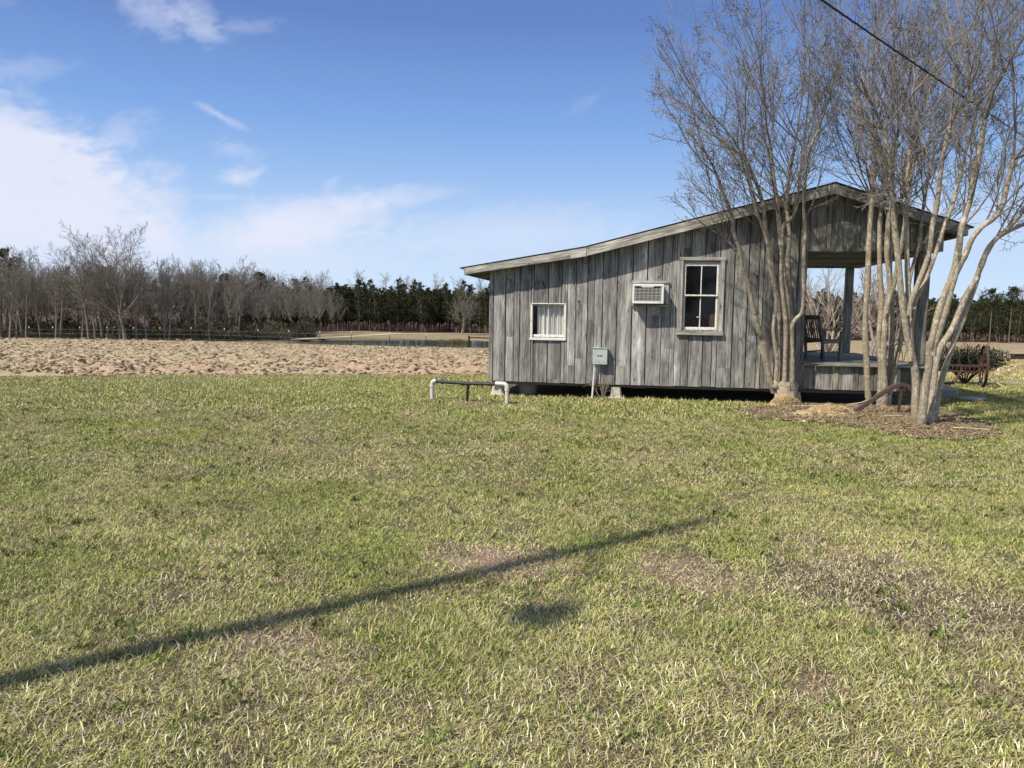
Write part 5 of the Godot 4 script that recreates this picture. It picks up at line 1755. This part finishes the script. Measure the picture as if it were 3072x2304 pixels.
	for k in way.size():
		var d: Vector3 = (way[mini(k + 1, way.size() - 1)] - way[maxi(k - 1, 0)]).normalized()
		var up := Vector3(-d.y, d.x, 0)
		var ring := []
		for c in [[-1, -0.8], [-0.8, -1], [0.8, -1], [1, -0.8], [1, 0.8], [0.8, 1], [-0.8, 1], [-1, 0.8]]:
			ring.append(way[k] + up * 0.037 * c[0] + Vector3(0, 0, 0.03 * c[1]))
		if prev.is_empty():
			beam.face(ring, way[1])
		else:
			for j in 8:
				beam.face([prev[j], prev[(j + 1) % 8], ring[(j + 1) % 8], ring[j]], (way[k] + way[k - 1]) * 0.5)
		prev = ring
	beam.face(prev, way[-2])
	part("beam", beam, M.old_beam, p)
	var sh := Shape.new()
	sh.bar(Vector3(0.38, 0.55, 0.0), Vector3(0.31, 0.02, 0.02), 0.022, 0.045)
	part("shank", sh, M.rust, p)
	sh = Shape.new()
	sh.bar(Vector3(0.64, 0.34, 0.0), Vector3(0.5, 0.05, 0.06), 0.03, 0.06)
	part("standard", sh, M.rust, p)
	sh = Shape.new()
	sh.slab(PackedVector2Array([Vector2(0.3, 0.03), Vector2(0.62, 0.03), Vector2(0.66, 0.15), Vector2(0.55, 0.22)]), 0.03, 0.05, 0.004)
	part("share", sh, M.rust, p)
	for z in [-0.05, 0.045]:
		sh = Shape.new()
		sh.tube(PackedVector3Array([Vector3(0.55, 0.5, z), Vector3(0.72, 0.36, z * 2.0), Vector3(0.8, 0.2, z * 3.0)]), PackedFloat32Array([0.01, 0.01, 0.01]), 6)
		part("brace", sh, M.rust, p)
	for k in 3:
		sh = Shape.new()
		sh.rod(Vector3(0.36 + k * 0.07, 0.57 - k * 0.02, -0.036), Vector3(0.36 + k * 0.07, 0.57 - k * 0.02, 0.038), 0.009, 8)
		part("bolt", sh, M.rust, p)
	# flat stone by the steps
	var st := Shape.new()
	st.lump(Vector3.ZERO, Vector3(0.3, 0.06, 0.2), 0.4, fine, 8, 14, 30.0)
	var o := part("flat_stone", st, M.stone)
	o.position = Vector3(9.6, 0.03, -15.9)
	tag(o, "flat grey stone lying in the grass by the porch steps", "stone")
	# small bare shrub by the middle pier
	r.seed = 21
	var s := {"segs": [3, 3, 3], "wob": [0.15, 0.2, 0.25], "up": [0.05, 0.06, 0.05], "tip": [0.6, 0.5, 0.6], "least": 0.0025, "sides": [4, 3, 3], "kids": [5, 4], "from": [0.3, 0.2], "ang": [0.7, 0.8], "thin": [0.7, 0.7], "len": [0.6, 0.55], "taper": [0.2, 0.2]}
	var b := thing("bare_shrub", "small bare twiggy shrub growing beside the middle pier", "shrub", HOUSE_AT + Vector3(2.33, 0.0, 0.12).rotated(Vector3.UP, deg_to_rad(HOUSE_TURN)))
	for k in 5:
		var a := twig_shapes(3, Color(0.34, 0.28, 0.22), Color(0.3, 0.24, 0.19))
		grow(a, Vector3(r.randfn() * 0.03, -0.02, r.randfn() * 0.03), (Vector3.UP + Vector3(r.randfn(), 0, r.randfn()) * 0.25).normalized(), 0.008, r.randf_range(0.3, 0.5), 0, r, s, [])
		part("stem", join(a), M.twig, b)


func wheel(parent: Node3D, at: Vector3, rad: float, wide: float) -> void:
	# the axle runs along x
	var o := Node3D.new()
	o.name = "wheel"
	parent.add_child(o, true)
	o.position = at
	var rim := Shape.new()
	for k in 33:
		var w := TAU * k / 32.0
		var c := Vector3(0, cos(w), sin(w))
		for e in [[-0.5, 0.0], [0.5, 0.0], [0.5, -0.018], [-0.5, -0.018]]:
			rim.v.append(c * (rad + e[1]) + Vector3(e[0] * wide, 0, 0))
			rim.n.append((c if e[1] == 0.0 else -c))
			rim.t.append(Vector2.ZERO)
			rim.c.append(Color.WHITE)
		if k:
			var b := k * 4
			for e in 4:
				rim.i.append_array([b - 4 + e, b - 4 + (e + 1) % 4, b + e, b + e, b - 4 + (e + 1) % 4, b + (e + 1) % 4])
	part("rim", rim, M.rust, o)
	var hub := Shape.new()
	hub.rod(Vector3(-wide, 0, 0), Vector3(wide, 0, 0), 0.055, 12)
	part("hub", hub, M.rust, o)
	for k in 12:
		var w := TAU * k / 12.0
		var sp := Shape.new()
		sp.rod(Vector3((k % 2 - 0.5) * wide, 0, 0), Vector3(0, cos(w), sin(w)) * (rad - 0.01), 0.009, 6)
		part("spoke", sp, M.rust, o)


func build_yard() -> void:
	var r := RandomNumberGenerator.new()
	r.seed = 17
	# antique hay rake behind the porch
	var k := thing("hay_rake", "rusty antique hay rake on two spoked iron wheels behind the porch", "hay rake", Vector3(11.3, 0.0, -19.4), -22.0)
	wheel(k, Vector3(0.53, 0.525, 0.0), 0.525, 0.06)
	wheel(k, Vector3(-0.56, 0.525, 0.0), 0.525, 0.06)
	var s := Shape.new()
	s.bar(Vector3(-0.75, 0.525, 0.0), Vector3(0.7, 0.515, 0.0), 0.06, 0.055)
	part("axle", s, M.rust, k)
	s = Shape.new()
	s.bar(Vector3(-0.5, 0.385, 0.08), Vector3(0.34, 0.375, 0.08), 0.05, 0.045)
	part("tool_bar", s, M.rust, k)
	for j in 9:
		s = Shape.new()
		s.bar(Vector3(-0.44 + j * 0.095, 0.5, 0.04), Vector3(-0.44 + j * 0.095, 0.42, 0.05), 0.016, 0.02)
		part("tooth", s, M.rust, k)
	s = Shape.new()
	s.tube(PackedVector3Array([Vector3(0.05, 0.5, 0.0), Vector3(0.04, 0.38, 0.1), Vector3(-0.1, 0.18, 0.35), Vector3(-0.16, 0.1, 0.45), Vector3(-0.4, 0.09, 0.55)]), PackedFloat32Array([0.026, 0.026, 0.024, 0.024, 0.024]), 8)
	part("draw_bar", s, M.rust, k)
	s = Shape.new()
	s.bar(Vector3(0.0, 0.36, 0.1), Vector3(-0.2, 0.12, 0.4), 0.015, 0.015)
	part("brace", s, M.rust, k)
	for j in 6:
		s = Shape.new()
		var pts := PackedVector3Array()
		var rad := PackedFloat32Array()
		for q in 11:
			var w := lerpf(-0.3, 2.6, q / 10.0)
			pts.append(Vector3(-0.6 + j * 0.2, 0.55 + 0.44 * sin(w), -0.42 + 0.42 * cos(w)))
			rad.append(0.006)
		s.tube(pts, rad, 5)
		part("tine", s, M.rust, k)
	# loose arched tines of a second implement further left
	var c := thing("spring_harrow", "rusty bar of arched spring tines beyond the porch deck", "harrow", Vector3(9.6, 0.0, -19.0), -15.0)
	s = Shape.new()
	s.bar(Vector3(-0.5, 0.45, 0.0), Vector3(0.6, 0.45, 0.0), 0.05, 0.05)
	part("bar", s, M.rust, c)
	for q in [-0.45, 0.55]:
		s = Shape.new()
		s.bar(Vector3(q, 0.45, 0.0), Vector3(q, -0.05, 0.05), 0.05, 0.05)
		part("leg", s, M.rust, c)
	for j in 7:
		s = Shape.new()
		var pts := PackedVector3Array()
		var rad := PackedFloat32Array()
		for q in 12:
			var w := lerpf(0.0, 3.3, q / 11.0)
			pts.append(Vector3(-0.4 + j * 0.15 + 0.1 * cos(w) - 0.1, 0.47 + 0.58 * sin(w), -0.15 + 0.2 * cos(w)))
			rad.append(0.008)
		s.tube(pts, rad, 5)
		part("tine", s, M.rust, c)
	# low dark juniper behind the rake
	var ju := thing("juniper_bush", "low spreading dark juniper growing behind the hay rake", "bush", Vector3(12.05, 0.0, -20.4))
	var leaf := Shape.new()
	for j in 340:
		var w := r.randf() * TAU
		var lift := r.randf_range(0.15, 1.1)
		var d := Vector3(cos(w) * cos(lift), sin(lift), sin(w) * cos(lift))
		var base := Vector3(0, 0.3, 0) + d * Vector3(0.35, 0.25, 0.3) * r.randf()
		var reach := r.randf_range(0.55, 0.95)
		for q in 26:
			var f := r.randf()
			var at := base + d * reach * Vector3(1.0, 0.8, 0.8) * f + Vector3(r.randfn(), r.randfn(), r.randfn()) * 0.035
			var dir := (d + Vector3(r.randfn(), r.randfn() + 0.3, r.randfn()) * 0.5).normalized()
			var side := dir.cross(Vector3(r.randfn(), r.randfn(), r.randfn())).normalized()
			var tone := Color(0.03, 0.045, 0.026).lerp(Color(0.05, 0.05, 0.038), r.randf()) * r.randf_range(0.6, 1.3)
			leaf.leaf(at - side * 0.014, at + side * 0.014, at + dir * 0.09, side.cross(dir).normalized(), tone, tone)
	part("foliage", leaf, M.needles, ju).set_meta("kind", "stuff")
	s = Shape.new()
	s.col = Color(0.12, 0.09, 0.07)
	for j in 9:
		var w := TAU * j / 9.0
		s.tube(PackedVector3Array([Vector3(0, -0.05, 0), Vector3(cos(w) * 0.2, 0.2, sin(w) * 0.2), Vector3(cos(w) * 0.5, 0.45, sin(w) * 0.4)]), PackedFloat32Array([0.025, 0.018, 0.008]), 5)
	part("stem", s, M.twig, ju)
	# white pipe stubs and a stake in the pasture
	for q in [[18.0, -28.4, 0.06, 0.3, "taller white plastic pipe stub beside the stake in the pasture"], [18.0, -27.8, 0.045, 0.14, "short white plastic pipe stub standing in the pasture"]]:
		s = Shape.new()
		s.lathe(Vector3.ZERO, [Vector2(q[2], -0.1), Vector2(q[2], q[3] - 0.03), Vector2(q[2] * 1.12, q[3] - 0.03), Vector2(q[2] * 1.12, q[3]), Vector2(q[2] * 0.85, q[3]), Vector2(q[2] * 0.8, q[3] - 0.06), Vector2(0.001, q[3] - 0.06)], 16)
		var o := part("pipe_stub", s, M.white)
		o.position = Vector3(q[0], land(q[0], q[1]), q[1])
		tag(o, q[4], "pipe stub", "pipe stubs in the pasture")
	s = Shape.new()
	s.tube(PackedVector3Array([Vector3(0, -0.2, 0), Vector3(0.01, 0.2, 0), Vector3(0.02, 0.42, 0), Vector3(0.03, 0.45, 0)]), PackedFloat32Array([0.016, 0.015, 0.014, 0.006]), 7)
	var stake := part("stake", s, M.rust)
	stake.position = Vector3(20.6, land(20.6, -32.3), -32.3)
	tag(stake, "thin rusty stake standing in the tan pasture", "stake")
	# leaning stick by the wheel
	s = Shape.new()
	s.col = Color(0.55, 0.48, 0.34)
	s.tube(PackedVector3Array([Vector3(0, 0.3, 0), Vector3(0.18, 0.14, 0.2), Vector3(0.34, 0.02, 0.36)]), PackedFloat32Array([0.012, 0.013, 0.012]), 6)
	var stick := part("leaning_stick", s, M.twig)
	stick.position = Vector3(11.84, 0, -19.25)
	tag(stick, "pale stick leaning against the iron wheel of the hay rake", "stick")
	# hay feeder frame far off in the pasture
	var fd := thing("hay_feeder", "low brown metal feeder frame far out in the tan pasture", "feeder", Vector3(44.0, land(44.0, -67.0) - 0.02, -67.0), 6.0)
	for q in [0.0, 0.72, 1.9]:
		s = Shape.new()
		s.bar(Vector3(-1.0 + q, 0.0, 0.0), Vector3(-1.0 + q, 0.56, 0.0), 0.06, 0.06)
		part("upright", s, M.rust, fd)
	for q in [0.08, 0.54]:
		s = Shape.new()
		s.bar(Vector3(-1.0, q, 0.0), Vector3(2.2, q, 0.0), 0.06, 0.05)
		part("rail", s, M.rust, fd)
	s = Shape.new()
	s.box(Vector3(0.6, 0.31, -0.05), Vector3(2.4, 0.42, 0.02))
	part("panel", s, M.rust, fd)
	# wire fence at the far edge of the ploughed field
	var fence := thing("wire_fence", "wire fence on white-tipped steel posts along the far edge of the ploughed field", "fence")
	var px := [-45.6, -43.2, -40.5, -37.8, -35.2, -32.6, -29.6, -26.4, -23.2, -20.3, -17.4, -14.5, -11.0, -7.7]
	var tops := []
	for x in px:
		var z := field_far(x) - 1.2
		var y := land(x, z)
		s = Shape.new()
		s.box(Vector3(x, y + 0.63, z), Vector3(0.045, 1.36, 0.045), 0.004)
		var po := part("post", s, M.black, fence)
		s = Shape.new()
		s.box(Vector3(x, y + 1.38, z), Vector3(0.055, 0.14, 0.055), 0.004)
		part("white_tip", s, M.white, po)
		tops.append(Vector3(x, y, z))
	for hgt in [0.4, 0.8, 1.2]:
		s = Shape.new()
		for j in tops.size() - 1:
			s.tube(PackedVector3Array([tops[j] + Vector3(0, hgt, 0.03), tops[j + 1] + Vector3(0, hgt, 0.03)]), PackedFloat32Array([0.006, 0.006]), 3, false)
		part("wire", s, M.tin, fence)
	var corner := thing("fence_corner", "brown wooden corner post with a top rail at the end of the wire fence", "fence", Vector3(-3.85, land(-3.85, -68.0), -68.0))
	block(corner, "post", Vector3(0, 0.62, 0), Vector3(0.16, 1.44, 0.16), M.pole, Color(0.35, 0.28, 0.2), 0.02)
	block(corner, "post", Vector3(3.4, 0.62, 0), Vector3(0.16, 1.44, 0.16), M.pole, Color(0.35, 0.28, 0.2), 0.02)
	plank(corner, "rail", Vector3(0.08, 1.18, 0.0), Vector3(3.32, 1.14, 0.0), 0.1, 0.1, r, Color(0.35, 0.27, 0.18), Vector3.UP, M.pole)
	# utility pole just outside the picture: its shadow crosses the lawn and its cable the sky
	var along := Vector3(0.743, 0, -0.669)
	var foot := Vector3(-4.63, 0, -1.5)
	for q in [[0.0, 9.0, "tall wooden utility pole beside the lawn carrying the black cable"], [23.2, 5.4, "farther wooden utility pole carrying the end of the black cable"]]:
		var at: Vector3 = foot + along * q[0]
		var po := thing("utility_pole", q[2], "utility pole", Vector3(at.x, land(at.x, at.z), at.z), 0.0, "utility poles")
		s = Shape.new()
		s.tube(PackedVector3Array([Vector3(0, -0.3, 0), Vector3(0, q[1] * 0.5, 0), Vector3(0, q[1], 0)]), PackedFloat32Array([0.092, 0.082, 0.072]), 14)
		part("shaft", s, M.pole, po)
		s = Shape.new()
		s.rod(Vector3(0, 5.62 if q[0] == 0.0 else 4.66, 0), Vector3(0, 5.62 if q[0] == 0.0 else 4.66, 0) + along * (0.2 if q[0] == 0.0 else -0.2), 0.02, 8)
		part("hook", s, M.rust, po)
		if q[0] == 0.0:
			s = Shape.new()
			s.tube(PackedVector3Array([Vector3(0, 7.6, 0), Vector3(-0.3, 7.95, 0.65), Vector3(-0.66, 8.0, 1.4)]), PackedFloat32Array([0.025, 0.025, 0.025]), 8)
			part("lamp_arm", s, M.tin, po)
			s = Shape.new()
			s.lathe(Vector3(-0.6, 7.85, 1.42), [Vector2(0.001, 0.22), Vector2(0.09, 0.2), Vector2(0.1, 0.1), Vector2(0.18, -0.08), Vector2(0.17, -0.1), Vector2(0.09, 0.06), Vector2(0.001, 0.1)], 20)
			part("lamp_hood", s, M.tin, po)
	var cable := thing("overhead_cable", "black twisted overhead cable sagging across the sky before the myrtles", "cable", foot)
	for strand in 3:
		s = Shape.new()
		var pts := PackedVector3Array()
		var rad := PackedFloat32Array()
		for j in 241:
			var d := 0.2 + 22.8 * j / 240.0
			var y := lerpf(5.62, 4.66, d / 23.2) - 0.1 * sin(PI * d / 23.2)
			var w := d * 9.0 + strand * TAU / 3.0
			pts.append(along * d + Vector3(0, y, 0) + Vector3(0, sin(w), 0) * 0.0065 + along.cross(Vector3.UP) * cos(w) * 0.0065)
			rad.append(0.0064)
		s.tube(pts, rad, 6)
		part("strand", s, M.cable, cable)


func _ready() -> void:
	# camera
	var cam := Camera3D.new()
	cam.name = "camera"
	add_child(cam)
	cam.position = Vector3(0, 1.68, 0)
	cam.rotation = Vector3(deg_to_rad(-5.265), 0, 0.014)
	cam.fov = 53.09
	cam.near = 0.05
	cam.far = 2500.0
	# sky and exposure
	var env := Environment.new()
	env.background_mode = Environment.BG_SKY
	var sky := Sky.new()
	var pano := PanoramaSkyMaterial.new()
	pano.panorama = sky_picture()
	sky.sky_material = pano
	env.sky = sky
	env.background_energy_multiplier = 1.0
	env.ambient_light_source = Environment.AMBIENT_SOURCE_SKY
	env.tonemap_mode = Environment.TONE_MAPPER_LINEAR
	env.tonemap_exposure = 1.35
	env.sdfgi_enabled = true
	env.ssao_enabled = true
	env.ssil_enabled = true
	var around := WorldEnvironment.new()
	around.name = "surroundings"
	around.environment = env
	add_child(around)
	# afternoon sun from behind the left shoulder
	var sun := DirectionalLight3D.new()
	sun.name = "sun"
	add_child(sun)
	var high := deg_to_rad(49.0)
	var side := deg_to_rad(53.0)
	sun.basis = Basis.looking_at(Vector3(sin(side) * cos(high), -sin(high), -cos(side) * cos(high)))
	sun.light_energy = 1.4
	sun.light_angular_distance = 0.9
	sun.light_color = Color(1.0, 0.955, 0.88)
	sun.shadow_enabled = true

	hill = noise(FastNoiseLite.TYPE_SIMPLEX_SMOOTH, 0.02, 3, 2)
	patchy = noise(FastNoiseLite.TYPE_SIMPLEX_SMOOTH, 0.22, 3, 9)
	fine = noise(FastNoiseLite.TYPE_SIMPLEX, 1.1, 3, 12)
	make_materials()
	build_ground()
	build_house()
	build_woods()
	crape_myrtle("bare crape myrtle on a thick stump against the board wall", Vector3(5.07, 0.06, -14.3), MYRTLE_WALL_STEMS, 301, true, Vector3(-0.35, 0.0, 0.05), Vector3(-0.9, 5.4, 0.2), Vector3(2.0, 2.9, 2.0))
	crape_myrtle("bare crape myrtle rising close to the porch deck behind the plough", Vector3(6.75, 0.06, -13.95), MYRTLE_PORCH_STEMS, 302, false, Vector3(0.0, 0.1, 0.05), Vector3(-0.2, 5.4, 0.2), Vector3(2.0, 3.0, 2.0))
	crape_myrtle("bare crape myrtle with spreading stems at the front of the mulch bed", Vector3(6.3, 0.04, -11.65), MYRTLE_FRONT_STEMS, 303, false, Vector3(0.25, 0.05, -0.1), Vector3(0.7, 5.0, 0.2), Vector3(2.3, 2.6, 2.2))
	build_fittings()
	build_bed()
	build_yard()
	build_grass()
